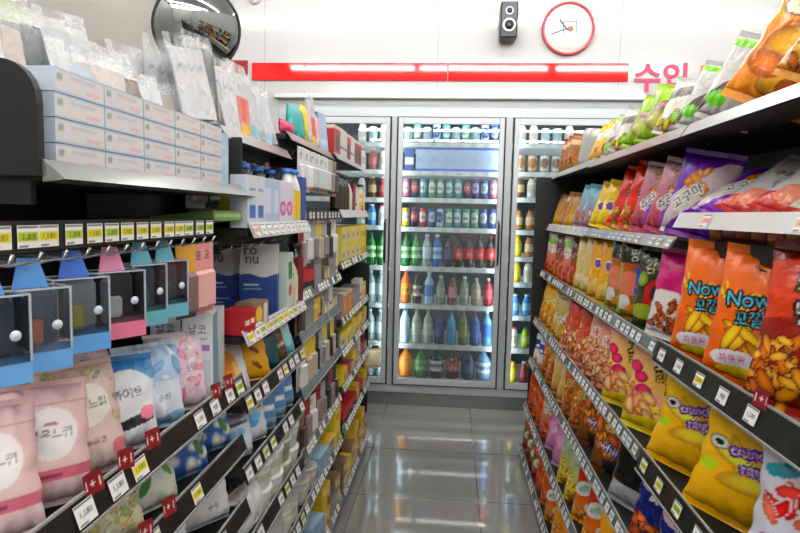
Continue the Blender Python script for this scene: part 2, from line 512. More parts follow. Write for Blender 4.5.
def hangcard(key, w, h, c, c2, look, txt=None, tcol=(.2, .2, .2), goods=(.8, .3, .2), name='carded_pack', round_=False):
    cv = Canvas(w, h, 16, c); cv.rect(0, 0, 1, .3, c2)
    if txt: cv.text(txt, .5, .82, .14, tcol, wfit=.8)
    X, Z = np.meshgrid(np.linspace(-w / 2, w / 2, cv.W), np.linspace(0, h, cv.H))
    root = obj(name, gridmesh(name, [(np.stack([X, np.zeros_like(X), Z], -1), cv.a), (np.stack([X, np.full_like(X, .0015), Z], -1)[:, ::-1], cv.a[:, ::-1])], M_CARD))
    obj('blister', MB().box(-w * .38, w * .38, -.018, 0, h * .08, h * .62, .006).mesh('blister', principled('goods', goods, .25, coat=.6)), root)
    register(key, root, w, .02, h, look, 'pack', 'carded goods on hooks')

def children(o): return [c for c in bpy.data.objects if c.parent == o]
_kids = {}
def copy_tree(o):
    if o.name not in _kids: _kids[o.name] = list(o.children)
    c = o.copy(); COL.objects.link(c)
    for ch in _kids[o.name]:
        k = ch.copy(); COL.objects.link(k); k.parent = c
    return c

NTH = ['zeroth', 'first', 'second', 'third', 'fourth', 'fifth', 'sixth', 'seventh', 'eighth', 'ninth', 'tenth', 'eleventh', 'twelfth', 'thirteenth', 'fourteenth', 'fifteenth', 'sixteenth', 'seventeenth', 'eighteenth', 'nineteenth', 'twentieth'] + ['%s-%s' % (a, b) for a in ('twenty', 'thirty', 'forty') for b in ('first', 'second', 'third', 'fourth', 'fifth', 'sixth', 'seventh', 'eighth', 'ninth', 'tenth')]
LABELS = {}
def put(key, loc, rot, where, group, look=None):
    t = TPL[key]
    if not t['used']:
        o = t['root']; t['used'] = True; _kids[o.name] = list(o.children)
    else: o = copy_tree(t['root'])
    o.location = loc; o.rotation_euler = rot
    lab = (look or t['look']) + ', ' + where
    if lab in LABELS: print('DUP', lab)
    LABELS[lab] = 1
    if len(lab.split()) > 16: print('LONG', len(lab.split()), lab)
    tag(o, lab, t['cat'], group)
    return o

# ------------------------------------------------------------------ camera (35 mm-like phone lens, slight down tilt and roll)
F = 600.0; CAMZ = 1.40
yc = Vector((52.0, 52.5, -F)).normalized()
a_ = .0225
zc = Vector((a_, 1.0, (52 * a_ + 52.5) / F)).normalized()
xc = yc.cross(zc)
Mw = Matrix((xc, yc, zc))              # rows: world axes seen from the camera  -> maps camera to world
cam = bpy.data.cameras.new('camera'); cam.sensor_width = 36; cam.lens = 36 * F / 800; cam.clip_start = .02
co = bpy.data.objects.new('camera', cam); COL.objects.link(co)
co.matrix_world = Matrix.Translation((0, 0, CAMZ)) @ Mw.to_4x4()
scene.camera = co

# ------------------------------------------------------------------ room
X0, X1, Y0, Y1, ZC = -1.98, 3.0, -5.6, 4.25, 3.0
def st(name, mb, mat, parent=None):
    o = obj(name, mb.mesh(name, mat), parent)
    if parent is None: o['kind'] = 'structure'
    return o
# floor material: polished grey tiles
m, nt, out = newmat('polished_tile')
b = nt.nodes.new('ShaderNodeBsdfPrincipled'); nt.links.new(b.outputs[0], out.inputs[0])
tc = nt.nodes.new('ShaderNodeTexCoord'); br = nt.nodes.new('ShaderNodeTexBrick')
mp = nt.nodes.new('ShaderNodeMapping'); mp.inputs['Location'].default_value = (.43, .15, 0)
br.offset = 0; br.squash = 1
br.inputs['Scale'].default_value = 1; br.inputs['Brick Width'].default_value = .6; br.inputs['Row Height'].default_value = .6
br.inputs['Mortar Size'].default_value = .003; br.inputs['Mortar Smooth'].default_value = .1
br.inputs['Color1'].default_value = (*lin((.57, .57, .555)), 1); br.inputs['Color2'].default_value = (*lin((.58, .575, .565)), 1)
br.inputs['Mortar'].default_value = (*lin((.36, .36, .35)), 1)
nt.links.new(tc.outputs['Object'], mp.inputs[0]); nt.links.new(mp.outputs[0], br.inputs['Vector']); nt.links.new(br.outputs[0], b.inputs['Base Color'])
b.inputs['Roughness'].default_value = .035; b.inputs['Specular IOR Level'].default_value = .5; b.inputs['IOR'].default_value = 2.3
nz = nt.nodes.new('ShaderNodeTexNoise'); nz.inputs['Scale'].default_value = 2.2
bp = nt.nodes.new('ShaderNodeBump'); bp.inputs['Strength'].default_value = .006; bp.inputs['Distance'].default_value = .02
nt.links.new(tc.outputs['Object'], nz.inputs['Vector']); nt.links.new(nz.outputs[0], bp.inputs['Height']); nt.links.new(bp.outputs[0], b.inputs['Normal'])
M_FLOOR = m
# wall: glossy white panels with fine vertical seams
m, nt, out = newmat('white_wall_panel')
b = nt.nodes.new('ShaderNodeBsdfPrincipled'); nt.links.new(b.outputs[0], out.inputs[0])
tc = nt.nodes.new('ShaderNodeTexCoord'); br = nt.nodes.new('ShaderNodeTexBrick'); br.offset = 0
sp = nt.nodes.new('ShaderNodeSeparateXYZ'); cb = nt.nodes.new('ShaderNodeCombineXYZ')
nt.links.new(tc.outputs['Object'], sp.inputs[0]); nt.links.new(sp.outputs[0], cb.inputs[0])
ad = nt.nodes.new('ShaderNodeMath'); ad.operation = 'ADD'; ad.inputs[1].default_value = .45
nt.links.new(sp.outputs[2], ad.inputs[0]); nt.links.new(ad.outputs[0], cb.inputs[1])
mp = nt.nodes.new('ShaderNodeMapping'); mp.inputs['Location'].default_value = (1.35, 0, 0); nt.links.new(cb.outputs[0], mp.inputs[0])
br.inputs['Scale'].default_value = 1; br.inputs['Brick Width'].default_value = 1.22; br.inputs['Row Height'].default_value = 30.
br.inputs['Mortar Size'].default_value = .0025; br.inputs['Color1'].default_value = (.50, .50, .495, 1); br.inputs['Color2'].default_value = (.50, .50, .495, 1)
br.inputs['Mortar'].default_value = (.33, .33, .33, 1)
nt.links.new(mp.outputs[0], br.inputs['Vector']); nt.links.new(br.outputs[0], b.inputs['Base Color'])
b.inputs['Roughness'].default_value = .12; b.inputs['Specular IOR Level'].default_value = .6
nz = nt.nodes.new('ShaderNodeTexNoise'); nz.inputs['Scale'].default_value = 1.3; nz.inputs['Detail'].default_value = 0
bp = nt.nodes.new('ShaderNodeBump'); bp.inputs['Strength'].default_value = .06; bp.inputs['Distance'].default_value = .05
nt.links.new(tc.outputs['Object'], nz.inputs['Vector']); nt.links.new(nz.outputs[0], bp.inputs['Height']); nt.links.new(bp.outputs[0], b.inputs['Normal'])
M_WALL = m
M_WALLD = principled('shaded_side_wall', (.66, .64, .61), .5, var=.04)  # side wall lies in shadow; that shade is put into this grey
M_WHITE = principled('matte_white', (.86, .86, .85), .6, var=.03)
M_CEIL = principled('ceiling_white', (.85, .85, .84), .8, var=.02)
st('floor', MB().box(X0, X1, Y0, Y1 + .9, -.05, 0), M_FLOOR)
st('ceiling', MB().box(X0, X1, Y0, Y1 + .1, ZC, ZC + .05), M_CEIL)
# cooler fits in an opening of the end wall
CX0, CX1, CZ1 = -1.25, 1.25, 2.19
w = MB().box(X0, X1, Y1, Y1 + .06, CZ1, ZC)
w.box(X0, CX0, Y1, Y1 + .06, 0, CZ1); w.box(CX1, X1, Y1, Y1 + .06, 0, CZ1)
st('wall_end', w, M_WALL)
st('wall_left', MB().box(X0 - .05, X0, Y0, Y1 + .1, 0, ZC), M_WALLD)
st('wall_right', MB().box(X1, X1 + .05, Y0, Y1 + .1, 0, ZC), M_WHITE)
st('wall_back', MB().box(X0, X1, Y0 - .05, Y0, 0, ZC), M_WHITE)
st('trim_1', MB().box(X0 + .01, CX0, Y1 - .012, Y1, 0, .1).box(CX1, X1, Y1 - .012, Y1, 0, .1), M_ALU)

# red fascia band
M_RED = principled('red_acrylic', (.84, .07, .07), .06, bump=.04, bscale=1.2)
band = tag(obj('wall_band', MB().box(-1.44, -.06, Y1 - .012, Y1 - .001, 2.312, 2.432, .002).mesh('band', M_RED)), 'long glossy red stripe panel on the white wall above the cooler', 'stripe')
tag(obj('wall_band', MB().box(-.055, 1.15, Y1 - .012, Y1 - .001, 2.312, 2.432, .002).mesh('band', M_RED)), 'red stripe panel below the clock, ending beside the pink lettering', 'stripe')
tag(obj('wall_band', MB().box(X0 + .005, -1.47, Y1 - .010, Y1 - .001, 2.35, 2.45, .002).mesh('band', principled('shaded_red', (.55, .08, .10), .3))), 'short red stripe panel painted darker for shade, behind the round mirror', 'stripe')  # red stripe carried on, its shade painted into a darker red
# ledge over the cooler
st('trim_2', MB().box(CX0 - .02, CX1 + .02, Y1 - .05, Y1, 2.185, 2.215, .004), M_WHITE)

def lettering(name, txt, size, mat, loc, rot, parent=None, depth=.004):
    c = bpy.data.curves.new(name, 'FONT'); c.body = txt; c.size = size; c.extrude = depth; c.offset = size * .022; c.resolution_u = 4
    o = bpy.data.objects.new(name, c); COL.objects.link(o)
    me = bpy.data.meshes.new_from_object(o); me.name = name
    bpy.data.objects.remove(o); bpy.data.curves.remove(c)
    me.materials.clear(); me.materials.append(mat)
    return obj(name, me, parent, loc, rot)
M_PINK = principled('pink_letters', (.80, .16, .34), .35)
M_ORL = principled('orange_letters', (.88, .50, .30), .35)
wx = 1.185
for ch, mt in (('수', M_PINK), ('입', M_PINK), ('맥', M_ORL), ('주', M_ORL)):
    o = lettering('wall_letter', ch, .20, mt, (wx, Y1 - .006, 2.265), (R(90), 0, 0))
    tag(o, {'수': 'first pink wall letter beside the end of the red stripe', '입': 'second pink wall letter beside the red stripe', '맥': 'orange wall letter following the two pink ones', '주': 'last orange wall letter behind the stacked snack bags'}[ch], 'letter', 'wall letters beside the red stripe')
    wx += .185 + (.05 if ch == '입' else 0)

# ceiling lights: rows of tubes across the shop
M_TUBE = emit('tube_glow', (1, .985, .96), 55.)
for j, yy in enumerate((3.5, 1.9, .3, -1.3, -2.9, -4.5)):
    for i, xx in enumerate((-1.12, .28, 1.72)):
        t = tag(obj('ceiling_light', None, None, (xx, yy, ZC)), 'white tube light, %s row from the cooler, %s from the goods-rack wall' % (NTH[j + 1], NTH[i + 1]), 'light', 'ceiling tube lights')
        obj('housing', MB().box(-.69, .69, -.06, .06, -.035, 0, .004).mesh('housing', M_WHITE), t)
        tb = MB().lathe([(.018, -.67), (.018, .67)], 10)
        for s in (-1,):
            obj('tube', tb.mesh('tube', M_TUBE), t, (0, 0, -.055), (0, R(90), 0))

# clock
ck = tag(obj('wall_clock', None, None, (.74, Y1, 2.655)), 'round white wall clock with thin red rim above the red stripe', 'clock')
rot = (R(90), 0, 0)
obj('rim', MB().lathe([(.172, 0), (.176, .02), (.172, .035), (.162, .035), (.159, .02)], 40, cap=False).mesh('rim', pm((.72, .22, .26), .35)), ck, (0, 0, 0), rot)
obj('dial', MB().lathe([(.168, 0), (.168, .018)], 40).mesh('dial', pm((.93, .94, .93), .35)), ck, (0, 0, 0), rot)
obj('hour_hand', MB().box(-.005, .005, 0, .002, -.01, .075).mesh('hand', pm((.12, .16, .16), .5)), ck, (-.012, -.022, .0), (0, R(-38), 0))
obj('minute_hand', MB().box(-.003, .003, 0, .002, -.015, .11).mesh('hand', pm((.12, .16, .16), .5)), ck, (-.012, -.025, 0), (0, R(-110), 0))
mk = MB().box(-.035, .055, 0, .001, .045, .05).box(.05, .055, 0, .001, -.04, .05).box(-.035, -.03, 0, .001, -.04, .05)
obj('dial_frame_mark', mk.mesh('mark', pm((.25, .30, .28), .5)), ck, (0, -.0195, 0))
obj('dial_dot_mark', MB().lathe([(.02, 0), (.02, .001)], 8).mesh('mark', pm((.85, .45, .35), .5)), ck, (.015, -.0195, .0), rot)

# loudspeaker on the wall
sp_ = tag(obj('loudspeaker', None, None, (.335, Y1 - .09, 2.675)), 'small black wall loudspeaker with two white ringed cones beside the clock', 'loudspeaker')
obj('cabinet', MB().box(-.056, .056, -.07, .07, -.115, .115, .008).mesh('cab', pm((.07, .08, .10), .4)), sp_)
obj('bracket', MB().box(-.02, .02, .068, .0905, -.06, .06).mesh('bracket', M_BLACK), sp_)
for nm, r_, zz in (('tweeter', .026, .055), ('woofer', .043, -.035)):
    c_ = obj(nm, MB().lathe([(r_, 0), (r_, .004), (r_ * .78, .006), (r_ * .74, .002)], 24).mesh(nm, pm((.85, .86, .88), .3)), sp_, (0, -.070, zz), rot)
    obj('cone', MB().lathe([(r_ * .70, .006), (r_ * .35, .003), (r_ * .3, .006), (r_ * .1, .009)], 20).mesh('cone', pm((.25, .26, .3), .5)), c_)

# convex mirror
mr = tag(obj('convex_mirror', None, None, (-1.32, 3.05, 2.31)), 'round convex safety mirror with chrome face hung above the goods rack', 'mirror')
Rm = .212; prof = [(Rm * math.sin(t), .07 * (1 - (math.sin(t)) ** 2)) for t in np.linspace(math.pi / 2, .02, 12)]
mrot = (R(90 + 22), 0, R(32))
obj('mirror_face', MB().lathe(prof, 40).mesh('face', principled('mirror_chrome', (.72, .74, .74), .03, 1.)), mr, (0, 0, 0), mrot)
obj('rim', MB().lathe([(Rm + .006, -.012), (Rm + .008, 0), (Rm + .002, .008), (Rm - .004, .004)], 40, cap=False).mesh('rim', pm((.2, .2, .2), .4)), mr, (0, 0, 0), mrot)
obj('hanging_rod', MB().tube([(0, .03, 0), (0, .12, .1), (0, .12, ZC - 2.31)], .008).mesh('rod', M_WIRE), mr)
# dome camera
dc = tag(obj('security_camera', None, None, (-1.42, Y1 - .005, 2.875)), 'white dome security camera at the wall top above the mirror', 'camera')
obj('mount', MB().lathe([(.045, 0), (.045, .03), (.03, .05)], 20).mesh('mount', M_WHITE), dc, (0, 0, 0), rot)
obj('lens_dome', MB().lathe([(.028, .045), (.026, .06), (.015, .072), (.002, .075)], 16).mesh('dome', pm((.1, .1, .1), .1)), dc, (0, 0, -.005), rot)
obj('cable_cover', MB().box(-.006, .006, -.01, 0, .03, .09).mesh('cable', M_WHITE), dc)

# ------------------------------------------------------------------ cooler
cl = tag(obj('drink_cooler', None, None, (0, Y1, 0)), 'built-in silver drinks cooler with three tall glass doors at aisle end', 'cooler')
CY = Y1
doors = [(-1.19, -.435), (-.40, .355), (.40, 1.155)]
DZ0, DZ1 = .165, 2.065
fr = MB()
fr.box(CX0, CX1, 0, .03, DZ1, CZ1 - .005, .003)
fr.box(CX0, CX1, 0, .03, .10, DZ0, .003)
fr.box(CX0, doors[0][0], 0, .03, DZ0, DZ1).box(doors[2][1], CX1, 0, .03, DZ0, DZ1)
for a, c in ((0, 1), (1, 2)): fr.box(doors[a][1], doors[c][0], 0, .03, DZ0, DZ1)
obj('frame', fr.mesh('frame', M_ALU), cl)
obj('kick_plate', MB().box(CX0, CX1, .02, .05, 0, .10).mesh('kick', principled('kick_grey', (.47, .48, .48), .3, .3)), cl)
ins = MB().box(CX0, CX1, .78, .80, .0, CZ1).box(CX0 - .02, CX0, 0.06, .8, 0, CZ1).box(CX1, CX1 + .02, 0.06, .8, 0, CZ1).box(CX0, CX1, .06, .8, CZ1 - .03, CZ1).box(CX0, CX1, .06, .8, .10, .12)
obj('liner', ins.mesh('liner', principled('cooler_liner', (.33, .38, .40), .5)), cl)
M_COOLT = emit('cooler_led', (.85, .95, 1), 14.)
levels_mid = [1.895, 1.695, 1.505, 1.295, 1.01, .735, .44, .185]
levels_rt = [1.895, 1.70, 1.52, 1.29, 1.10, .915, .675, .435, .18]
levels_lt = [1.895, 1.70, 1.50, 1.30, 1.01, .735, .45, .18]
for di, (a, c) in enumerate(doors):
    d = MB(); g = .012; fwd = .042
    ztop = DZ1 - .004; zb = DZ0 + .004
    d.box(a + g, a + fwd + .004, -.028, -.002, zb, ztop, .003).box(c - fwd - .004, c - g, -.028, -.002, zb, ztop, .003)
    d.box(a + fwd + .004, c - fwd - .004, -.028, -.002, ztop - .045, ztop, .003).box(a + fwd + .004, c - fwd - .004, -.028, -.002, zb, zb + .045, .003)
    dr = obj('door', d.mesh('door', M_ALU), cl)
    gk = MB()
    gk.box(a + .001, a + g, -.020, -.001, zb, ztop).box(c - g, c - .001, -.020, -.001, zb, ztop).box(a, c, -.020, -.001, ztop, ztop + .006).box(a, c, -.020, -.001, zb - .007, zb)
    obj('gasket', gk.mesh('gasket', M_GASK), dr)
    obj('glass_pane', MB().box(a + fwd, c - fwd, -.018, -.012, zb + .04, ztop - .04).mesh('pane', M_GLASS), dr)
    hx = c - .03
    hd = MB().tube([(hx, -.028, 1.05), (hx, -.062, 1.07), (hx, -.062, 1.33), (hx, -.028, 1.35)], .008)
    obj('handle', hd.mesh('handle', pm((.12, .13, .14), .4)), dr)
    lv = (levels_lt, levels_mid, levels_rt)[di]
    for z in lv:
        s = MB()
        s.box(a + .0, c - .0, .065, .075, z - .028, z + .006, .002)
        for k in range(13):
            yy = .09 + k * .05
            s.box(a, c, yy, yy + .008, z - .012, z - .004)
        so = obj('shelf', s.mesh('shelf', pm((.88, .90, .90), .4)), cl)
        tg = MB()
        n = 7
        for k in range(n):
            xx = a + .06 + (c - a - .1) * (k + .3) / n
            tg.box(xx, xx + .05, .0625, .065, z - .024, z + .002)
        obj('price_strip', tg.mesh('strip', pm((.96, .97, .97), .4)), so)
    lt = MB().box(a + .020, a + .032, .034, .044, .2, 2.03).box(c - .032, c - .020, .034, .044, .2, 2.03)
    obj('light_strip', lt.mesh('strip', M_COOLT), cl)
    obj('top_light', MB().box(a + .03, c - .03, .05, .07, 2.04, 2.055).mesh('tl', M_COOLT), cl)

# ---- drinks
W_ = (.93, .94, .95)
can('can_silverblue', .029, .135, (.75, .8, .86), (.15, .3, .62), 'silver and blue can', 'ice')
can('can_blue', .029, .135, (.12, .28, .60), (.8, .85, .9), 'blue can', 'COOL', (.1, .2, .5))
can('can_red', .029, .135, (.70, .10, .14), (.9, .9, .9), 'red can', 'Cola', (.7, .1, .1))
can('can_yellow', .029, .135, (.93, .80, .15), (.95, .95, .85), 'yellow can', 'Tonic', (.2, .3, .1))
can('can_green', .029, .135, (.35, .62, .52), (.9, .93, .9), 'pale green can', 'Lime', (.1, .4, .2))
can('can_teal', .029, .135, (.30, .60, .66), (.82, .92, .95), 'teal can', 'Soda', (.1, .3, .5))
can('can_pink', .029, .135, (.85, .45, .62), (.95, .9, .93), 'pink can', 'Peach', (.7, .2, .4))
can('can_purple', .029, .135, (.30, .22, .55), (.75, .7, .9), 'violet can', 'Grape', (.3, .1, .5))
can('can_navy', .029, .135, (.10, .16, .35), (.75, .3, .3), 'navy can', 'ENERGY', W_)
can('cup_clear', .032, .11, (.78, .82, .84), (.6, .7, .74), 'pale plastic cup', '', cat='cup', name='lidded_cup')
can('cup_amber', .033, .115, (.80, .72, .62), (.66, .40, .15), 'white and amber cup', '', cat='cup', name='lidded_cup')
can('cup_white', .033, .115, (.90, .88, .85), (.55, .35, .25), 'white coffee cup', '', cat='cup', name='lidded_cup')
B = bottle
B('b_green', .036, .235, (.10, .50, .18), (.10, .45, .15), (.75, .90, .70), 'green soda bottle', txt=('Cider', (.2, .6, .2), W_))
B('b_clearw', .036, .235, (.62, .70, .70), (.9, .9, .9), (.85, .9, .92), 'clear water bottle')
B('b_blue', .036, .235, (.16, .40, .72), (.9, .93, .95), (.75, .85, .95), 'blue water bottle', txt=('AQUA', (.3, .5, .8), W_))
B('b_dark', .036, .225, (.10, .10, .14), (.1, .1, .12), (.3, .35, .5), 'dark tea bottle')
B('b_cola', .036, .235, (.12, .04, .03), (.75, .08, .1), (.78, .07, .09), 'dark cola bottle with red label', txt=('Cola', (.78, .07, .09), W_))
B('b_orange', .038, .245, (.90, .45, .12), (.92, .45, .1), (.95, .60, .25), 'orange juice bottle', txt=('Orange', (.95, .75, .3), (.6, .2, 0)))
B('b_brown', .034, .225, (.16, .09, .06), (.12, .12, .12), (.80, .76, .70), 'dark coffee bottle with pale label', txt=('Cafe', (.3, .2, .15), W_))
B('b_bluewh', .036, .235, (.70, .80, .90), (.85, .9, .95), (.30, .50, .78), 'white bottle with blue label')
B('b_grey', .034, .21, (.55, .58, .52), (.85, .85, .85), (.70, .70, .64), 'grey-green milk tea bottle')
B('b_pink', .034, .215, (.55, .30, .30), (.25, .2, .2), (.85, .55, .60), 'pink label tea bottle')
B('b_tan', .034, .20, (.68, .60, .48), (.8, .8, .75), (.76, .70, .6), 'tan milk tea bottle')
B('b_red', .034, .20, (.75, .20, .25), (.85, .8, .8), (.85, .35, .4), 'red juice bottle')
B('b_whblue', .037, .26, (.86, .92, .95), (.15, .65, .85), (.80, .90, .96), 'white bottle with blue cap', neck=.45)
B('b_limecap', .036, .255, (.66, .72, .66), (.55, .80, .15), (.80, .84, .76), 'clear drink bottle with lime cap')
B('b_navy', .037, .24, (.08, .20, .42), (.1, .2, .4), (.12, .28, .55), 'navy drink bottle')
B('b_cyan', .036, .24, (.20, .62, .82), (.15, .45, .75), (.30, .62, .86), 'cyan drink bottle')
B('b_greenred', .036, .25, (.30, .48, .28), (.80, .25, .15), (.55, .62, .3), 'green tea bottle with red cap')
B('b_bluered', .036, .25, (.12, .34, .60), (.80, .25, .2), (.2, .4, .7), 'blue sport bottle with red cap')
B('b_skyw', .038, .26, (.45, .68, .88), (.8, .9, .95), (.25, .5, .85), 'sky blue sport bottle')
B('b_orangeL', .053, .218, (.94, .52, .12), (.9, .45, .1), (.95, .62, .2), 'large orange juice bottle')
B('b_greenL', .050, .218, (.08, .42, .16), (.1, .4, .15), (.45, .72, .3), 'large green soda bottle', txt=('Cider', (.1, .5, .2), W_))
B('b_colaW', .050, .218, (.14, .09, .10), (.2, .2, .2), (.82, .82, .84), 'large dark white-labelled bottle', txt=('Zero', (.3, .3, .35), W_))
B('b_colaR', .050, .218, (.18, .07, .08), (.6, .1, .1), (.72, .18, .24), 'large dark red-labelled bottle', txt=('Cola', (.72, .18, .24), W_))
B('b_navyL', .050, .218, (.07, .20, .36), (.15, .3, .5), (.10, .25, .45), 'large navy bottle')
B('b_ionL', .052, .218, (.45, .62, .80), (.4, .6, .85), (.88, .92, .95), 'large pale blue bottle', txt=('ION', (.15, .35, .7), W_))
B('j_yellow', .031, .152, (.95, .78, .10), (.9, .7, .1), (.95, .85, .3), 'yellow juice bottle', neck=.5)
B('j_amber', .031, .152, (.70, .45, .20), (.25, .15, .1), (.85, .75, .6), 'amber tea bottle', neck=.5)
B('j_white', .031, .152, (.90, .90, .87), (.85, .3, .25), (.80, .75, .7), 'white yogurt bottle', neck=.55)
B('j_lime', .031, .152, (.66, .80, .15), (.2, .5, .2), (.8, .9, .4), 'lime green drink bottle', neck=.5)
B('j_blue', .031, .152, (.30, .60, .88), (.9, .92, .95), (.6, .8, .95), 'blue milk drink bottle', neck=.5)
B('j_rose', .031, .152, (.68, .22, .26), (.85, .85, .82), (.75, .35, .38), 'rose red juice bottle', neck=.5)
B('j_brown', .031, .152, (.42, .28, .16), (.8, .8, .75), (.8, .68, .5), 'brown coffee milk bottle', neck=.5)
cv = Canvas(.10, .17, 14, (.74, .82, .97)); cv.rect(0, .0, 1, .12, (.25, .45, .9)); cv.rect(0, .88, 1, 1, (.3, .5, .92)); cv.text('MILK', .5, .5, .2, (.6, .72, .95), wfit=.7)
carton('milk_pale', cv, .08, 'pale blue milk carton', 'carton', None, 'milk_carton', top=(.5, .65, .95))
cv = Canvas(.06, .16, 10, (.10, .30, .62)); cv.rect(0, .3, 1, .6, (.85, .9, .95))
carton('milk_blue', cv, .06, 'narrow deep blue milk carton', 'carton', None, 'milk_carton')

def cooler_row(di, li, seq, gap=None, dy=.13):
    a, c = doors[di]; lv = (levels_lt, levels_mid, levels_rt)[di][li]
    n = len(seq)
    dn = ('goods-rack end', 'middle', 'snack-rack end')[di]
    for i, k in enumerate(seq):
        t = TPL[k]
        sp = (c - a - .07) / n
        x = a + .035 + sp * (i + .5)
        put(k, (x, CY + .085 + t['d'] / 2, lv + .006), (0, 0, random.uniform(-.3, .3) if t['cat'] in ('can', 'bottle') else 0),
            '%s from the goods-rack side, cooler %s door, %s shelf' % (NTH[i + 1], dn.split()[0] if di == 1 else dn.split('-')[0] + '-side', NTH[li + 1]), 'drinks on the cooler shelves')
cooler_row(1, 0, ['cup_clear', 'can_green', 'cup_clear', 'can_silverblue', 'can_teal', 'cup_clear', 'can_green', 'cup_clear', 'can_silverblue', 'can_blue'])
cooler_row(1, 1, ['milk_blue', 'milk_pale', 'milk_pale', 'milk_pale', 'milk_pale', 'milk_pale', 'milk_pale'])
cooler_row(1, 2, ['can_pink', 'can_navy', 'can_teal', 'can_green', 'can_green', 'can_teal', 'can_teal', 'can_navy', 'can_purple', 'can_blue', 'can_pink'])
cooler_row(1, 3, ['can_yellow', 'can_navy', 'can_red', 'can_blue', 'can_silverblue', 'can_green', 'can_teal', 'can_green', 'can_green', 'can_blue', 'can_blue'])
cooler_row(1, 4, ['b_green', 'b_green', 'b_clearw', 'b_blue', 'b_dark', 'b_cola', 'b_cola', 'b_cola', 'b_cola'])
cooler_row(1, 5, ['b_orange', 'b_brown', 'b_bluewh', 'b_grey', 'b_pink', 'b_grey', 'b_tan', 'b_red'])
cooler_row(1, 6, ['b_whblue', 'b_limecap', 'b_limecap', 'b_navy', 'b_cyan', 'b_greenred', 'b_bluered', 'b_skyw'])
cooler_row(1, 7, ['b_orangeL', 'b_greenL', 'b_colaW', 'b_colaR', 'b_navyL', 'b_ionL'])
R_ = [['j_white', 'j_white', 'cup_clear', 'cup_clear', 'j_white'], ['cup_amber', 'cup_amber', 'cup_white', 'cup_white'], ['j_brown', 'j_white', 'j_lime'], ['j_amber', 'j_amber', 'j_amber'],
      ['j_yellow', 'j_amber', 'cup_white'], ['j_yellow', 'j_white'], ['j_blue', 'j_blue', 'j_amber'], ['j_white', 'j_lime', 'j_brown'], ['j_yellow', 'j_rose', 'j_white']]
def short_row(di, li, seq, x0, step):
    lv = (levels_lt, levels_mid, levels_rt)[di][li]
    for i, k in enumerate(seq):
        t = TPL[k]
        put(k, (x0 + step * i, CY + .085 + t['d'] / 2, lv + .006), (0, 0, 0),
            '%s from the %s, cooler %s-side door, %s shelf' % (NTH[i + 1], 'middle door', 'goods' if di == 0 else 'snack', NTH[li + 1]), 'drinks on the cooler shelves')
for li, s in enumerate(R_):
    short_row(2, li, s, .475, .082)
L_ = [['j_white', 'cup_clear', 'j_white'], ['j_white', 'j_rose', 'j_white'], ['j_rose', 'j_brown', 'j_white'], ['j_white', 'j_blue', 'j_white'], ['b_green', 'b_green', 'b_green'],
      ['b_clearw', 'b_clearw', 'b_clearw'], ['b_clearw', 'b_clearw', 'b_bluewh'], ['b_clearw', 'b_clearw', 'b_pink']]
for li, s in enumerate(L_):
    short_row(0, li, s, -.505, -.078)

# ------------------------------------------------------------------ racks
TAGS = []
def mk_tag(c1, c2, txt):
    cv = Canvas(.042, .031, 18, (.95, .95, .94))
    cv.rect(.05, .82, .95, .92, (.2, .2, .25))
    cv.rect(.08, .30, .92, .70, c1)
    cv.text(txt, .55, .5, .36, c2, wfit=.7)
    cv.rect(.1, .08, .5, .18, (.3, .3, .3))
    X, Z = np.meshgrid(np.linspace(-.021, .021, cv.W), np.linspace(-.0155, .0155, cv.H))
    return gridmesh('price_tag', [(np.stack([X, X * 0, Z], -1), cv.a)], M_TAGP)
TG_Y = [mk_tag((.90, .85, .15), (.3, .3, .0), '1,500'), mk_tag((.72, .80, .15), (.2, .3, 0), '2,200')]
TG_W = [mk_tag((.95, .95, .94), (.1, .1, .1), '1,200'), mk_tag((.95, .95, .94), (.1, .1, .1), '3,000'), mk_tag((.93, .93, .93), (.2, .2, .2), '900')]
TG_R = [mk_tag((.92, .72, .66), (.75, .25, .15), '2,500')]
TG_B = [mk_tag((.70, .76, .78), (.3, .35, .4), '1,800')]
cv = Canvas(.030, .032, 26, (.52, .07, .10)); cv.text('1+1', .5, .5, .45, (.95, .92, .9), wfit=.86)
X, Z = np.meshgrid(np.linspace(-.015, .015, cv.W), np.linspace(0, .032, cv.H))
PROMO = gridmesh('promo_flag', [(np.stack([X, .004 * np.cos(X * 70), Z], -1), cv.a), (np.stack([X, .004 * np.cos(X * 70) + .001, Z], -1)[:, ::-1], cv.a[:, ::-1])], M_TAGP)

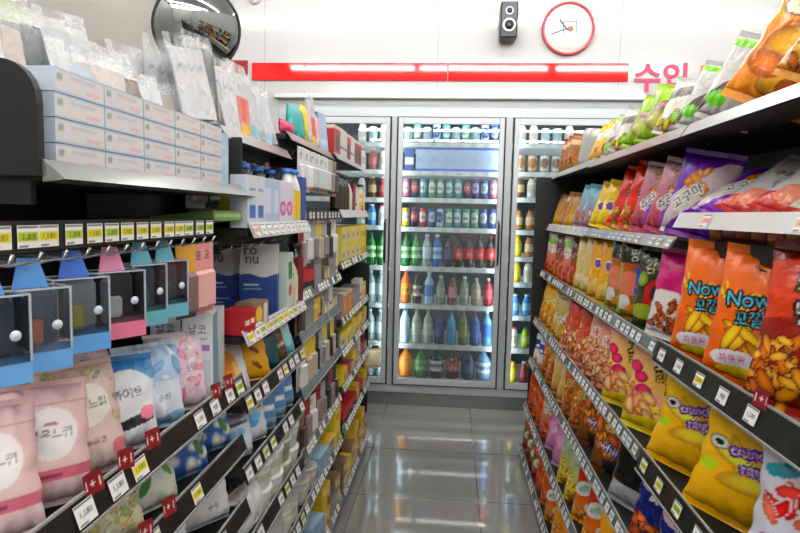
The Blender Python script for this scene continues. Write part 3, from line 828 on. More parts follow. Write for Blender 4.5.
BACKX = .93
DROPS = {'rail': .022, 'rails': .018, 'railn': .030, 'lip': .004, 'lipw': .012, 'thin': 0}
DECKS = []
def drop_at(side, z, y):
    for (s, zz, a, b, d) in DECKS:
        if s == side and abs(zz - z) < .012 and a - .05 < y < b + .05: return d
    return 0.
def rack(side, y0, y1, shelves, label, top=1.78, back=True, upto=None, ends=(True, True)):
    """side -1 goods rack, +1 snack rack. shelves: (z, xedge, style, tagdensity, promos)"""
    root = tag(obj('shelving_unit', None, None, (side * BACKX, (y0 + y1) / 2, 0)), label, 'shelving', 'shelving units along the aisle')
    yo = (y0 + y1) / 2; xo = side * BACKX
    def B_(mb, xa, xb, ya, yb, za, zb, b=0): mb.box(side * xa - xo, side * xb - xo, ya - yo, yb - yo, za, zb, b)
    b = MB(); B_(b, BACKX, BACKX + .02, y0, y1, 0, upto or top)
    obj('back_panel', b.mesh('back', M_RACK), root)
    for e, yy in enumerate((y0, y1)):
        if not ends[e]: continue
        b = MB(); B_(b, BACKX - .05, BACKX, yy - .012, yy + .012, 0, upto or top)
        obj('upright', b.mesh('upright', M_RACK), root)
    b = MB(); B_(b, shelves[-1][1] + .03, BACKX, y0 + .01, y1 - .01, .0, shelves[-1][0] - .045)
    obj('plinth', b.mesh('plinth', M_BLACK), root)
    for (z, xe, style, dens, promos) in shelves:
        dp = DROPS[style]; DECKS.append((side, z, y0, y1, dp))
        b = MB(); B_(b, xe + .004, BACKX, y0 + .006, y1 - .006, z - .018 - dp, z - dp, .002)
        sh = obj('shelf', b.mesh('shelf', M_BLACK), root)
        # sloped front rail
        hgt, out_ = {'rail': (.042, .014), 'rails': (.034, .012), 'lip': (.030, .020), 'lipw': (.036, .016), 'thin': (.022, .004), 'railn': (.054, .016)}[style]
        mt = {'rail': M_RAILB, 'rails': M_RAILG, 'lip': M_LIPS, 'lipw': M_LIPW, 'thin': M_LIPS, 'railn': M_RAILB}[style]
        zt, zb = z + .004, z + .004 - hgt
        xt, xb = side * xe - xo, side * (xe - out_) - xo
        s_ = side
        r = MB().add([(xt, y0 + .004 - yo, zt), (xt, y1 - .004 - yo, zt), (xb, y1 - .004 - yo, zb), (xb, y0 + .004 - yo, zb),
                      (xt + s_ * .004, y0 + .004 - yo, zt), (xt + s_ * .004, y1 - .004 - yo, zt), (xb + s_ * .004, y1 - .004 - yo, zb), (xb + s_ * .004, y0 + .004 - yo, zb)],
                     [(0, 1, 2, 3), (4, 7, 6, 5), (0, 4, 5, 1), (2, 6, 7, 3), (0, 3, 7, 4), (1, 5, 6, 2)])
        obj('tag_rail', r.mesh('rail', mt), sh)
        if style in ('rail', 'rails', 'railn'):
            e_ = MB()
            for zz, xx in ((zt, xt), (zb, xb)):
                e_.box(xx - .002, xx + .002, y0 + .004 - yo, y1 - .004 - yo, zz - .002, zz + .002)
            obj('rail_edge', e_.mesh('edge', pm((.72, .73, .72), .25, .3)), sh)
        if dens:
            n = int((y1 - y0) / dens[0])
            tilt = math.atan2(out_, hgt)
            for i in range(n):
                if random.random() < .12: continue
                ty = y0 + (y1 - y0) * (i + .5) / n + random.uniform(-.008, .008)
                t = obj('price_tag', random.choice(dens[1]), sh, (xt - (xt - xb) * .5 - s_ * .0022, ty - yo, (zt + zb) / 2), (tilt * -1, 0, R(90) if side < 0 else R(-90)))
                t.scale = (dens[2] if len(dens) > 2 else 1,) * 3
        for py in promos:
            obj('promo_flag', PROMO, sh, (xt - s_ * .010, py - yo, z - .004), (R(-8), R(random.uniform(-6, 6)), (R(90) if side < 0 else R(-90)) - R(18) * (-s_)))
    return root

ALLW = TG_W + TG_W + TG_Y
# snack rack (+X): three bays
def rs(*a): return a
g1 = (.052, TG_B * 3 + TG_W + TG_Y[:1], .8); g0 = (.10, TG_W + TG_Y, .95)
rack(1, .45, 1.53, [(1.625, .565, 'lip', None, []), (1.412, .555, 'lipw', (.35, TG_R), []), (1.095, .525, 'railn', g0, [1.02]), (.815, .50, 'railn', g0, []), (.58, .48, 'railn', g0, []), (.31, .46, 'rail', g0, []), (.07, .44, 'rail', g0, [])],
     'black snack shelving bay beside the camera, with broad white second lip', 1.75)
rack(1, 1.53, 2.52, [(1.625, .565, 'lip', None, []), (1.352, .555, 'lip', (.06, TG_B, .8), []), (1.09, .525, 'rails', g1, []), (.815, .50, 'rails', g1, []), (.58, .48, 'rails', g1, []), (.31, .46, 'rails', g1, []), (.07, .44, 'rails', g1, [])],
     'black snack shelving bay in the middle of the snack rack', 1.75)
rack(1, 2.52, 3.5, [(1.635, .575, 'lip', None, []), (1.352, .555, 'lipw', (.12, TG_B, .8), []), (1.09, .525, 'rails', g1, []), (.815, .50, 'rails', g1, []), (.58, .48, 'rails', g1, []), (.31, .46, 'rails', g1, []), (.07, .44, 'rails', g1, [])],
     'black snack shelving bay next to the cooler', 1.75)
# goods rack (-X): four bays
gl = (.062, ALLW, 1.0); gw = (.048, TG_W + TG_W + TG_Y[1:], .95)
rack(-1, .40, 1.375, [(1.005, .49, 'rail', (.075, ALLW), [.765, .845, .93, 1.20, 1.27], ), (.86, .49, 'rail', (.08, ALLW), [.90, .985]), (.70, .48, 'rail', gl, []), (.40, .47, 'rail', gl, []), (.10, .47, 'rail', gl, [])],
     'black goods shelving bay beside the camera, with hanging cases and pad packs', 1.8)
rack(-1, 1.375, 1.95, [(1.592, .545, 'lip', None, []), (1.365, .475, 'lipw', (.055, TG_R + TG_W, 1.), []), (1.105, .49, 'lipw', (.05, TG_Y + TG_W), []), (.945, .49, 'rail', gl, []), (.765, .49, 'rail', gl, []), (.57, .485, 'rail', gl, []), (.38, .48, 'rail', gl, []), (.10, .48, 'rail', gl, [])],
     'black goods shelving bay with blue-and-white cartons, second from the camera', 1.72)
rack(-1, 1.95, 2.66, [(1.655, .545, 'lip', None, []), (1.125, .50, 'rails', gw, []), (.985, .50, 'rails', None, []), (.79, .49, 'rails', None, []), (.57, .49, 'rails', gw, []), (.38, .48, 'rails', gw, []), (.10, .475, 'rails', gw, [])],
     'black goods shelving bay with hooks, third from the camera', 1.76)
rack(-1, 2.66, 3.5, [(1.66, .53, 'lip', None, []), (1.405, .50, 'lipw', (.06, TG_W, .8), []), (1.17, .495, 'rails', gw, []), (.915, .49, 'rails', gw, []), (.765, .485, 'rails', gw, []), (.60, .48, 'rails', gw, []), (.40, .475, 'rails', gw, []), (.10, .47, 'rails', gw, [])],
     'black goods shelving bay next to the cooler', 1.78)
# end posts
for sx, yy in ((1, 3.512), (-1, 3.512)):
    b = MB().box(sx * .475, sx * .93, yy, yy + .012, 0, 1.62 if sx > 0 else .62) if sx > 0 else MB().box(sx * .478, sx * .93, yy, yy + .012, 0, 1.1)
    tag(obj('end_panel', b.mesh('end', M_RACK)), 'black end panel closing the %s rack beside the cooler' % ('snack' if sx > 0 else 'goods'), 'panel')

# raised top tray of the near goods bay with its rounded end plate
tr = tag(obj('top_tray', None, None, (-.5, .975, 1.45)), 'silver-lipped top tray holding the small white boxes in goods bay', 'shelf')
obj('tray_board', MB().box(-.45, .0, -.27, .43, -.02, 0).mesh('board', M_BLACK), tr)
lip = MB().add([(.0, -.275, .006), (.0, .44, .006), (.030, .44, -.018), (.030, -.275, -.018), (0, -.275, -.022), (0, .44, -.022)],
               [(0, 1, 2, 3), (3, 2, 5, 4), (0, 4, 5, 1), (0, 3, 4), (1, 5, 2)])
obj('lip', lip.mesh('lip', M_LIPS), tr)
pts = [(-.45, 0), (0, 0), (0, .09)] + [(-.05 + .05 * math.cos(t), .09 + .05 * math.sin(t)) for t in np.linspace(0, math.pi / 2, 7)] + [(-.45, .14)]
n = len(pts)
ep = MB().add([(x, -.282, z - .015) for x, z in pts] + [(x, -.27, z - .015) for x, z in pts], [tuple(range(n)), tuple(range(2 * n - 1, n - 1, -1))] + [(i, (i + 1) % n, n + (i + 1) % n, n + i) for i in range(n)])
obj('end_plate', ep.mesh('plate', M_BLACK), tr)
obj('end_plate', MB().box(-.12, .0,   .425, .433, -.01, .12, .003).mesh('plate', M_BLACK), tr)
obj('bracket', MB().box(-.45, -.02, -.27, -.26, -.05, -.02).mesh('br', M_BLACK), tr)

# hook bars: bar + wire hooks + tag holders
def hookbar(side, xe, y0, y1, z, n, label, tags=None, tn=0, depth=.2, ts=1.0):
    r = tag(obj('hook_bar', None, None, (side * xe, (y0 + y1) / 2, z)), label, 'rail', 'hook bars on the racks')
    L = (y1 - y0) / 2
    obj('bar', MB().box(-.004, .004, -L, L, -.018, .018).mesh('bar', M_BLACK), r)
    obj('rear_bar', MB().box(side * depth - .01, side * depth + .01, -L, L, -.05, -.02).mesh('bar', M_BLACK), r)
    obj('bar_arm', MB().box(0, side * (BACKX - xe), -L, -L + .01, -.04, -.02).mesh('bar', M_BLACK), r)
    for i in range(n):
        yy = -L + 2 * L * (i + .5) / n
        hk = MB().tube([(side * depth, yy, -.035), (side * .02, yy, -.035), (-side * .012, yy, -.028), (-side * .018, yy, -.018)], .0022, 6)
        obj('wire_hook', hk.mesh('hook', M_WIRE), r)
    for i in range(tn):
        yy = -L + 2 * L * (i + .5) / tn + random.uniform(-.008, .008)
        t = obj('price_tag', random.choice(tags), r, (-side * .0055, yy, 0), (0, 0, R(90) if side < 0 else R(-90))); t.scale = (ts,) * 3
    return r
hookbar(-1, .49, .54, 1.19, 1.363, 14, 'black hook bar with yellow price tags above the hanging clear cases', TG_Y, 15, .2, .85)
hookbar(-1, .50, 1.97, 2.64, 1.385, 9, 'black hook bar with pale tags in the third goods bay', TG_W, 10, .2, .8)
hookbar(-1, .58, 1.98, 2.64, 1.625, 8, 'upper black hook bar under the top shelf, third goods bay', TG_W, 0, .2)
hookbar(-1, .55, 1.39, 1.93, 1.33, 7, 'black hook bar behind the blue-and-white cartons', TG_W, 0, .2)
hookbar(-1, .60, 1.39, 1.93, 1.555, 7, 'black hook bar under the top shelf holding small packs', TG_W, 0, .2)
hookbar(1, .60, .55, 1.50, 1.335, 14, 'black hook bar of small red and yellow sachets under white lip', None, 0, .15)

# ------------------------------------------------------------------ snack bag designs
GOLD = [(.93, .70, .28), (.85, .55, .18), (.96, .80, .42)]
NUT = [(.80, .50, .22), (.90, .66, .34), (.68, .38, .16)]
def snack(key, look, w, h, T, base, base2, txt, tcol, ocol, blobs=None, ang=.12, res=40, br=.07, breg=(.08, .04, .92, .42), n=26, extra=None, th=.17, ty=.68, splash=None, sub=None, vert=False, wfit=.86, edge=(.45, .2, .05)):
    cv = Canvas(w, h, res, base); cv.grad(base2, base)
    if splash: cv.ell(.5, ty, .46, .2, splash, ang)
    if extra: extra(cv)
    if blobs: cv.blobs(n, blobs, *breg, br, edge)
    if txt:
        lines = txt if isinstance(txt, (list, tuple)) else [txt]
        for i, l in enumerate(lines):
            tc_ = tcol[i] if isinstance(tcol, list) else tcol
            cv.text(l, .5 + (.03 * i), ty - i * th * 1.15, th, tc_, ang, ocol, max(1., res / 36), wfit, vert=vert)
    if sub: cv.rect(.12, .46, .88, .53, sub[1], slope=.1); cv.text(sub[0], .5, .495, .05, sub[2], .05, wfit=.6)
    cv.rect(0, .955, 1, 1, tuple(np.clip(np.array(base) * .9 + .06, 0, 1)))
    pillow(key, cv, T, look)
BK = (.08, .07, .08); WH = (.95, .95, .93)
def ex_orange(c):
    c.blobs(10, [(.98, .82, .25)], .1, .55, .9, .8, .05, (.7, .4, .1), 3)
    c.blobs(9, [(.95, .78, .25), (.88, .66, .2)], .2, .1, .7, .5, .09, (.6, .3, .05), 3.2)
    c.ell(.42, .16, .3, .07, (.96, .93, .95), .15); c.text('까르르', .42, .16, .08, (.8, .15, .5), .15, wfit=.5)
    c.ell(.5, .06, .28, .05, (.98, .85, .2), .1)
snack('s_orange', 'bright orange snack bag with cyan lettering', .175, .255, .034, (.95, .50, .20), (.92, .46, .16), ['Now!', '꼬깔'], [(.40, .80, .90), (.40, .80, .90)], (.15, .12, .10), extra=ex_orange, res=72, th=.13, ty=.66, wfit=.62, ang=.18)
def ex_peanut(c):
    c.rect(0, .0, 1, .45, (.55, .16, .08)); c.rect(0, .62, 1, 1, (.80, .30, .10), slope=.2)
    c.blobs(60, [(.90, .62, .20), (.95, .72, .30), (.80, .48, .14)], .03, .02, .97, .46, .062, (.4, .18, .04), 2.2)
snack('s_peanut', 'dark red peanut snack bag', .20, .27, .036, (.48, .13, .10), (.62, .20, .10), ['카라', '땅콩'], [(.97, .82, .15), (.96, .94, .9)], BK, extra=ex_peanut, res=70, th=.17, ty=.82, ang=.1)
def ex_mag(c):
    c.rect(.0, .0, 1, .45, (.60, .30, .12)); c.blobs(40, [(.78, .45, .25), (.66, .34, .16)], .03, .02, .97, .46, .05, (.35, .12, .05))
    c.wave(.5, .05, (.90, .88, .86), .7); c.blobs(46, [(.78, .45, .25), (.70, .38, .2)], .03, .02, .97, .42, .05, (.35, .12, .05))
snack('s_magenta', 'magenta snack bag with brown balls', .17, .22, .03, (.78, .18, .50), (.78, .2, .5), None, WH, BK, extra=ex_mag, res=44)
def ex_ball(c):
    c.wave(.42, .06, (.94, .72, .62), .6); c.wave(.30, .05, (.96, .86, .30), .8)
    for x, y in ((.24, .62), (.32, .47), (.14, .72)): c.ell(x, y, .10, .06, (.90, .22, .48), 0, (.55, .1, .3))
    c.blobs(16, [(.96, .80, .55), (.93, .66, .5)], .02, .1, .6, .42, .08, (.8, .4, .3))
    c.rect(.60, .44, .78, .64, BK, slope=.4); c.rect(.82, .34, .96, .56, BK, slope=.4); c.text('말', .69, .56, .12, WH, .5); c.text('랑', .89, .48, .12, WH, .5)
    c.ell(.7, .36, .16, .045, (.45, .72, .2), .5); c.ell(.86, .22, .12, .08, (.2, .55, .25), .4, BK); c.ell(.86, .23, .06, .04, WH); c.ell(.87, .23, .03, .02, BK)
    c.ell(.5, .1, .5, .07, (.97, .84, .15), .1)
snack('s_pinkball', 'peach-yellow snack bag with pink balls', .27, .275, .045, (.95, .72, .60), (.97, .85, .25), ['고', '리'], [(.96, .88, .2), (.96, .88, .2)], (.35, .25, .1), extra=ex_ball, res=72, th=.14, ty=.84, ang=.3)
def ex_yel(c):
    c.blobs(7, [(.98, .90, .35), (.97, .84, .3)], .1, .06, .9, .55, .13, (.82, .58, .05), 3.4)
    c.ell(.18, .62, .09, .05, WH, 0, (.6, .5, .3)); c.ell(.18, .62, .045, .026, BK); c.ell(.14, .40, .09, .05, (.75, .85, .2), .4)
snack('s_yellow', 'bright yellow bag with white-purple lettering', .245, .262, .048, (.95, .76, .07), (.93, .72, .05), ['crunchy', 'ring'], WH, (.40, .20, .58), extra=ex_yel, res=76, th=.12, ty=.64, wfit=.7, ang=.25)
def ex_wr(c):
    c.blobs(26, [(.82, .15, .18), (.92, .50, .40), (.88, .3, .25)], .15, .45, .95, .80, .07, (.9, .85, .85), 2.6)
    c.ell(.45, .36, .34, .07, (.80, .50, .80), .1); c.text('달콤', .45, .36, .07, (.5, .1, .5), .1); c.ell(.2, .85, .14, .05, (.2, .6, .65), .3); c.ell(.5, .08, .1, .05, (.96, .8, .2))
snack('s_whitered', 'white bag printed with red candies', .23, .25, .048, (.86, .87, .92), (.90, .91, .95), None, WH, BK, extra=ex_wr, res=60)
def ex_shr(c):
    c.rect(0, .62, 1, 1, (.55, .42, .12)); c.blobs(44, [(.88, .58, .25), (.80, .46, .2), (.94, .74, .42)], .03, .3, .97, .95, .085, (.4, .2, .08)); c.rect(.3, .02, 1, .26, (.10, .08, .08), slope=.2); c.rect(.5, .0, 1, .07, (.3, .75, .25), slope=.1)
snack('s_shrimp', 'brown chip bag with white lettering', .25, .262, .042, (.50, .36, .12), (.42, .25, .10), 'whirly', WH, (.25, .2, .45), extra=ex_shr, res=60, th=.2, ty=.40, ang=-.25)
def ex_blue(c):
    c.blobs(14, [(.88, .50, .28), (.78, .38, .2)], .03, .02, .6, .36, .12, (.35, .15, .1), 1.6); c.ell(.45, .85, .42, .12, (.90, .78, .80), .1)
snack('s_blue', 'navy snack bag with toasted chips', .17, .25, .036, (.12, .22, .55), (.08, .12, .35), ['초코', '과자'], [(.82, .2, .35), (.92, .9, .95)], (.93, .9, .92), extra=ex_blue, res=50, th=.13, ty=.84)
def ex_col(c):
    c.rect(0, .72, 1, 1, (.16, .20, .10)); c.ell(.75, .5, .3, .2, (.72, .22, .12)); c.ell(.3, .45, .26, .16, (.82, .50, .42)); c.rect(.44, .42, .58, .66, (.10, .38, .75), slope=-.5)
    c.ell(.54, .37, .12, .06, (.10, .38, .75)); c.ell(.2, .2, .16, .10, (.88, .88, .85)); c.ell(.55, .12, .3, .08, (.90, .60, .20)); c.ell(.85, .2, .16, .1, (.88, .86, .80)); c.rect(0, .0, .12, .7, (.55, .62, .18))
snack('s_colour', 'multicolour snack bag with blue spoon', .21, .29, .042, (.62, .28, .20), (.62, .5, .25), '짱구', WH, BK, extra=ex_col, res=56, th=.18, ty=.84)
def ex_dg(c):
    c.rect(.3, .3, .75, .62, (.66, .16, .14), slope=.3); c.ell(.62, .45, .2, .12, (.08, .10, .2)); c.ell(.3, .2, .3, .1, (.55, .62, .22)); c.ell(.2, .62, .14, .1, (.5, .6, .2), 0, BK)
snack('s_dgreen', 'dark green snack bag, red patch', .19, .27, .04, (.16, .18, .10), (.30, .30, .12), '감자', (.85, .88, .66), BK, extra=ex_dg, res=50, th=.2, ty=.80)
snack('s_cream', 'rounded cream snack bag', .17, .27, .046, (.82, .76, .60), (.85, .74, .42), '콘', (.75, .68, .5), None, None, res=34, extra=lambda c: (c.ell(.6, .55, .12, .07, (.5, .35, .65)), c.ell(.5, .22, .3, .1, (.93, .90, .80))))
snack('s_mustard', 'plump mustard bag with violet emblem', .18, .28, .05, (.85, .62, .20), (.90, .72, .30), None, WH, BK, res=34, extra=lambda c: (c.ell(.42, .58, .13, .07, (.50, .32, .62), 0, WH), c.ell(.5, .22, .34, .12, (.93, .80, .5))))
snack('s_redwhite', 'red-white snack bag, green corner', .17, .25, .036, (.80, .76, .74), (.78, .30, .20), '밭두렁', (.25, .2, .3), WH, [(.80, .22, .18), (.90, .62, .3)], res=34, n=10, extra=lambda c: c.rect(0, .8, .5, 1, (.45, .62, .2)))
snack('s_orbrown', 'orange brown snack bag with dark crown', .17, .25, .04, (.30, .18, .14), (.80, .42, .22), '오징어', WH, (.3, .1, .1), [(.90, .55, .35), (.82, .3, .22)], res=34, n=12, breg=(.1, .1, .9, .6))
snack('s_yelround', 'golden yellow snack bag with dark script', .17, .25, .042, (.85, .68, .15), (.80, .58, .12), '옥수수', (.25, .18, .1), (.95, .9, .6), GOLD, res=34, n=10)
snack('s_blackw', 'black-lettered bag with yellow foot', .16, .24, .036, (.70, .66, .50), (.84, .72, .30), '카라멜', BK, WH, GOLD, res=34, n=8, ang=.5, ty=.55)
snack('s_redpink', 'red orange snack bag with coral chips', .18, .26, .036, (.72, .26, .16), (.90, .60, .46), None, WH, BK, [(.93, .62, .45), (.85, .40, .34), (.95, .78, .6)], res=36, n=34, breg=(.05, .05, .95, .75))
snack('s_peach', 'pale peach snack bag', .20, .28, .04, (.86, .60, .50), (.93, .76, .64), '새우깡', (.80, .2, .2), WH, [(.95, .78, .60), (.90, .62, .48)], res=40, n=26, breg=(.05, .02, .95, .55), extra=lambda c: c.ell(.75, .75, .1, .06, (.15, .6, .5)))
snack('s_bluewh', 'small blue-white snack bag', .15, .20, .034, (.85, .87, .92), (.90, .80, .70), None, WH, BK, res=28, extra=lambda c: (c.rect(0, .5, 1, .85, (.25, .32, .62)), c.ell(.6, .7, .18, .09, (.8, .2, .3)), c.ell(.3, .6, .14, .05, WH)))
snack('s_ambernut', 'amber nut snack bag with cream window', .18, .26, .04, (.72, .42, .14), (.80, .60, .35), '땅콩', (.3, .15, .05), (.9, .8, .5), NUT, res=36, n=30, breg=(.05, .05, .95, .6))
snack('s_creamsoft', 'soft cream and ochre snack bag', .16, .25, .045, (.88, .82, .66), (.80, .62, .32), None, WH, BK, res=26)
snack('s_pink', 'plump pale pink marshmallow bag', .19, .27, .05, (.85, .55, .72), (.88, .62, .78), None, WH, BK, res=30, extra=lambda c: (c.ell(.3, .85, .3, .08, (.75, .2, .25)), c.ell(.5, .5, .28, .12, (.92, .74, .86))))
snack('s_redor', 'red and orange glazed snack bag', .16, .23, .038, (.75, .25, .12), (.85, .45, .18), None, WH, BK, [(.90, .50, .20), (.75, .2, .15), (.95, .65, .3)], res=30, n=22, breg=(.05, .05, .95, .9))
snack('s_cyanyel', 'yellow snack bag with cyan top', .16, .23, .036, (.66, .78, .78), (.90, .76, .20), None, WH, BK, [(.96, .85, .25), (.90, .72, .15)], res=32, n=20, breg=(.05, .05, .95, .6))
snack('s_redw2', 'red snack bag with white patches', .17, .24, .036, (.72, .12, .14), (.85, .65, .15), None, WH, BK, res=40, extra=lambda c: (c.ell(.35, .6, .28, .12, (.86, .88, .86), .4), c.ell(.7, .35, .24, .1, (.85, .87, .85), .4), c.text('매운', .35, .6, .12, (.1, .4, .2), .4), c.blobs(14, GOLD, .1, .02, .9, .22, .06, (.3, .1, .05))))
snack('s_grnred', 'small green and red candy bag', .14, .18, .034, (.38, .55, .15), (.62, .14, .18), None, WH, BK, res=26, extra=lambda c: (c.ell(.5, .55, .3, .16, (.86, .88, .80), .3), c.text('젤리', .5, .55, .14, (.2, .3, .2), .3), c.rect(0, .85, 1, 1, (.8, .2, .3))))
snack('s_yelcrin', 'crinkled golden yellow sweet bag', .16, .22, .04, (.90, .68, .10), (.85, .55, .08), None, WH, BK, GOLD, res=30, n=14, breg=(.05, .05, .95, .7))
snack('s_purple', 'violet bag with lettered band', .185, .24, .04, (.42, .18, .62), (.52, .24, .70), None, WH, BK, res=56,
      extra=lambda c: (c.rect(0, .30, 1, .70, (.86, .80, .80), slope=.7), c.blobs(7, [(.88, .60, .25)], .3, .55, .8, .8, .07, (.6, .3, .1)), c.text('고구마', .42, .46, .16, BK, .75, WH, 1.5, .7), c.rect(0, 0, .6, .2, (.60, .32, .74), slope=.6), c.rect(0, .93, 1, 1, (.36, .12, .55))))
snack('s_redpuff', 'red snack bag with white letters', .19, .24, .042, (.84, .20, .12), (.86, .30, .18), ['오감', '자'], WH, BK, [(.90, .74, .40), (.86, .62, .32)], res=50, n=14, breg=(.02, .02, .6, .28), th=.16, ty=.62, ang=.5)
snack('s_sweetpot', 'rose and lilac snack bag', .17, .23, .036, (.80, .68, .70), (.72, .30, .40), '츄러스', BK, WH, [(.92, .66, .3)], res=44, n=5, breg=(.2, .55, .9, .85), ang=.8, ty=.5, extra=lambda c: c.rect(.4, 0, 1, .5, (.62, .40, .72), slope=.6))
snack('s_cyan', 'sky blue snack bag', .16, .20, .034, (.50, .78, .85), (.72, .55, .60), None, WH, BK, [(.85, .5, .4), (.9, .85, .8)], res=28, n=8)
snack('s_lemon', 'lemon yellow snack bag with purple badge', .16, .20, .036, (.93, .78, .12), (.95, .82, .2), None, WH, BK, res=28, extra=lambda c: c.ell(.4, .45, .14, .09, (.5, .3, .6), 0, WH))
snack('s_tan', 'small tan and yellow cracker bag', .14, .17, .03, (.55, .40, .25), (.88, .72, .25), None, WH, BK, GOLD, res=24, n=8)
def ex_wchoc(c):
    c.rect(0, .0, 1, .3, (.76, .30, .28), slope=.3); c.text('쿠키', .4, .62, .13, (.38, .08, .12), .2, None, 1, .6); c.text('앤칩', .55, .45, .13, (.38, .08, .12), .2, None, 1, .6); c.ell(.4, .2, .25, .12, (.9, .6, .5), .3)
snack('s_whitechoc', 'white snack bag with maroon letters', .20, .25, .03, (.78, .78, .80), (.85, .84, .84), None, WH, BK, extra=ex_wchoc, res=50)
snack('s_redlet', 'white snack bag with red lettering', .20, .25, .03, (.82, .82, .82), (.80, .78, .72), '핫칠리', (.75, .12, .14), WH, None, res=50, th=.16, ty=.4, extra=lambda c: (c.ell(.2, .3, .12, .06, (.5, .65, .2)), c.ell(.7, .25, .14, .06, (.9, .8, .2))))
snack('s_blackfoil', 'black foil snack bag', .22, .26, .04, (.07, .07, .08), (.10, .10, .10), None, WH, BK, res=40, extra=lambda c: c.rect(0, .0, 1, .3, (.70, .70, .72)))
snack('s_blueyel', 'yellow snack bag, big blue letters', .20, .24, .03, (.92, .84, .18), (.80, .15, .15), 'ICE', (.85, .93, .97), (.12, .35, .75), None, res=56, th=.3, ty=.6, ang=.5)
def ex_gold(c):
    c.wave(.55, .08, (.90, .60, .18), .8); c.ell(.38, .74, .30, .12, (.42, .26, .16), .3); c.ell(.38, .74, .27, .10, (.90, .86, .76), .3); c.text('허니', .38, .74, .13, (.45, .25, .15), .3, None, 1, .5)
    c.blobs(8, [(.93, .70, .28), (.85, .50, .2)], .2, .1, .8, .5, .13, (.7, .4, .1), 1.5); c.ell(.6, .5, .08, .04, (.8, .3, .2))
snack('s_gold', 'tall gold bag with lettered oval', .21, .28, .04, (.80, .66, .14), (.90, .70, .22), None, WH, BK, extra=ex_gold, res=70)
snack('s_goldcup', 'gold and violet cookie bag', .20, .23, .04, (.84, .70, .35), (.82, .58, .2), '버터', (.92, .9, .92), (.5, .4, .6), NUT, res=56, n=10, breg=(.1, .05, .6, .4), extra=lambda c: (c.ell(.75, .4, .24, .2, (.78, .74, .84)), c.rect(0, .8, 1, 1, (.8, .78, .74))))
snack('s_lime', 'lime green bag, dark red label', .19, .21, .04, (.62, .78, .16), (.55, .68, .14), None, WH, BK, res=44, extra=lambda c: (c.rect(.2, .55, .8, .72, (.48, .16, .16), slope=.3), c.text('양파링', .5, .635, .1, WH, .25, None, 1, .5), c.ell(.45, .35, .3, .16, (.76, .74, .45), 0, (.5, .5, .2))))
snack('s_whitegrn', 'crumpled white and green snack bag', .20, .19, .036, (.84, .84, .80), (.88, .86, .80), None, WH, BK, [(.92, .80, .3), (.55, .75, .2)], res=40, n=10, breg=(.05, .05, .95, .5), extra=lambda c: (c.rect(0, .7, 1, .9, (.5, .46, .45), slope=.3), c.ell(.75, .3, .16, .1, (.5, .72, .15))))
snack('s_silver', 'slim silver and black snack bag', .13, .20, .034, (.78, .78, .78), (.86, .85, .84), None, WH, BK, res=34, extra=lambda c: (c.rect(0, .3, 1, .5, (.35, .28, .28), slope=.6), c.rect(0, .85, 1, 1, (.5, .75, .1)), c.ell(.3, .2, .2, .1, (.45, .75, .2))))
snack('s_brownstripe', 'brown and rust striped biscuit bag', .12, .19, .026, (.60, .35, .20), (.74, .58, .36), None, WH, BK, NUT, res=26, n=14, breg=(.05, .05, .95, .6), extra=lambda c: c.rect(.0, .7, 1, .85, (.85, .75, .6)))
snack('s_yelslim', 'slim yellow and white snack bag', .13, .19, .03, (.93, .78, .15), (.88, .70, .4), None, WH, BK, res=26, extra=lambda c: (c.rect(0, .55, 1, .75, (.9, .9, .86)), c.ell(.5, .3, .2, .12, (.6, .4, .3))))
can('s_tub', .085, .17, (.82, .82, .81), (.74, .74, .73), 'wide plain white tub', '', cat='tub', name='snack_tub')
# sachet
snack('s_sachet', 'small hanging sachet', .05, .036, .008, (.70, .14, .12), (.86, .72, .2), None, WH, BK, res=10)
snack('s_sachet2', 'small hanging yellow sachet', .05, .036, .008, (.88, .76, .2), (.55, .12, .1), None, WH, BK, res=10)
snack('s_sachet3', 'small hanging white sachet', .05, .036, .008, (.82, .80, .80), (.4, .2, .2), None, WH, BK, res=10)

def row(side, z, xe, yf, yn, seq, where, group, lean=8., turn=12., jit=4., front=.004, fill=True, roll=0., sc_=1.):
    rnd = random.Random(int(z * 1000) + int(yf * 100) + side)
    keys = [(s if isinstance(s, tuple) else (s, 1)) for s in seq]
    t0 = R(turn)
    fp = [sc_ * (TPL[k]['w'] * math.cos(t0) * 1.0 + TPL[k]['d'] * math.sin(t0) * .5 if turn < 25 else max(TPL[k]['w'] * .74, TPL[k]['d'] * .8 / math.sin(t0))) for k, n in keys]
    L = yf - yn; tot = sum(fp); sc = L / tot if (fill or tot > L) else 1.
    if sc < .85: print('TIGHT %.2f' % sc, where)
    y = yf
    for i, ((k, n), f) in enumerate(zip(keys, fp)):
        t = TPL[k]; yc_ = y - f * sc / 2; y -= f * sc
        ln = R(lean + rnd.uniform(-jit, jit) * .6) if lean else 0; tu = R(turn + rnd.uniform(-jit, jit))
        x = side * (xe + front + sc_ * (t['d'] * .4 * math.cos(tu) + t['w'] / 2 * math.sin(abs(tu)) * (.74 if side > 0 and turn > 25 else .86)))
        rz = (R(90) - tu) if side < 0 else (R(-90) + tu)
        for q in range(n):
            w_ = '%s from cooler end, %s' % (NTH[i + 1], where)
            if n > 1: w_ = '%s up, ' % NTH[q + 1] + w_
            put(k, (x, yc_, z + .001 - drop_at(side, z, yc_) + q * (t['h'] + .002)), (-ln, R(roll + rnd.uniform(-jit, jit) * .6) if lean else 0, rz), w_, group).scale = (sc_,) * 3

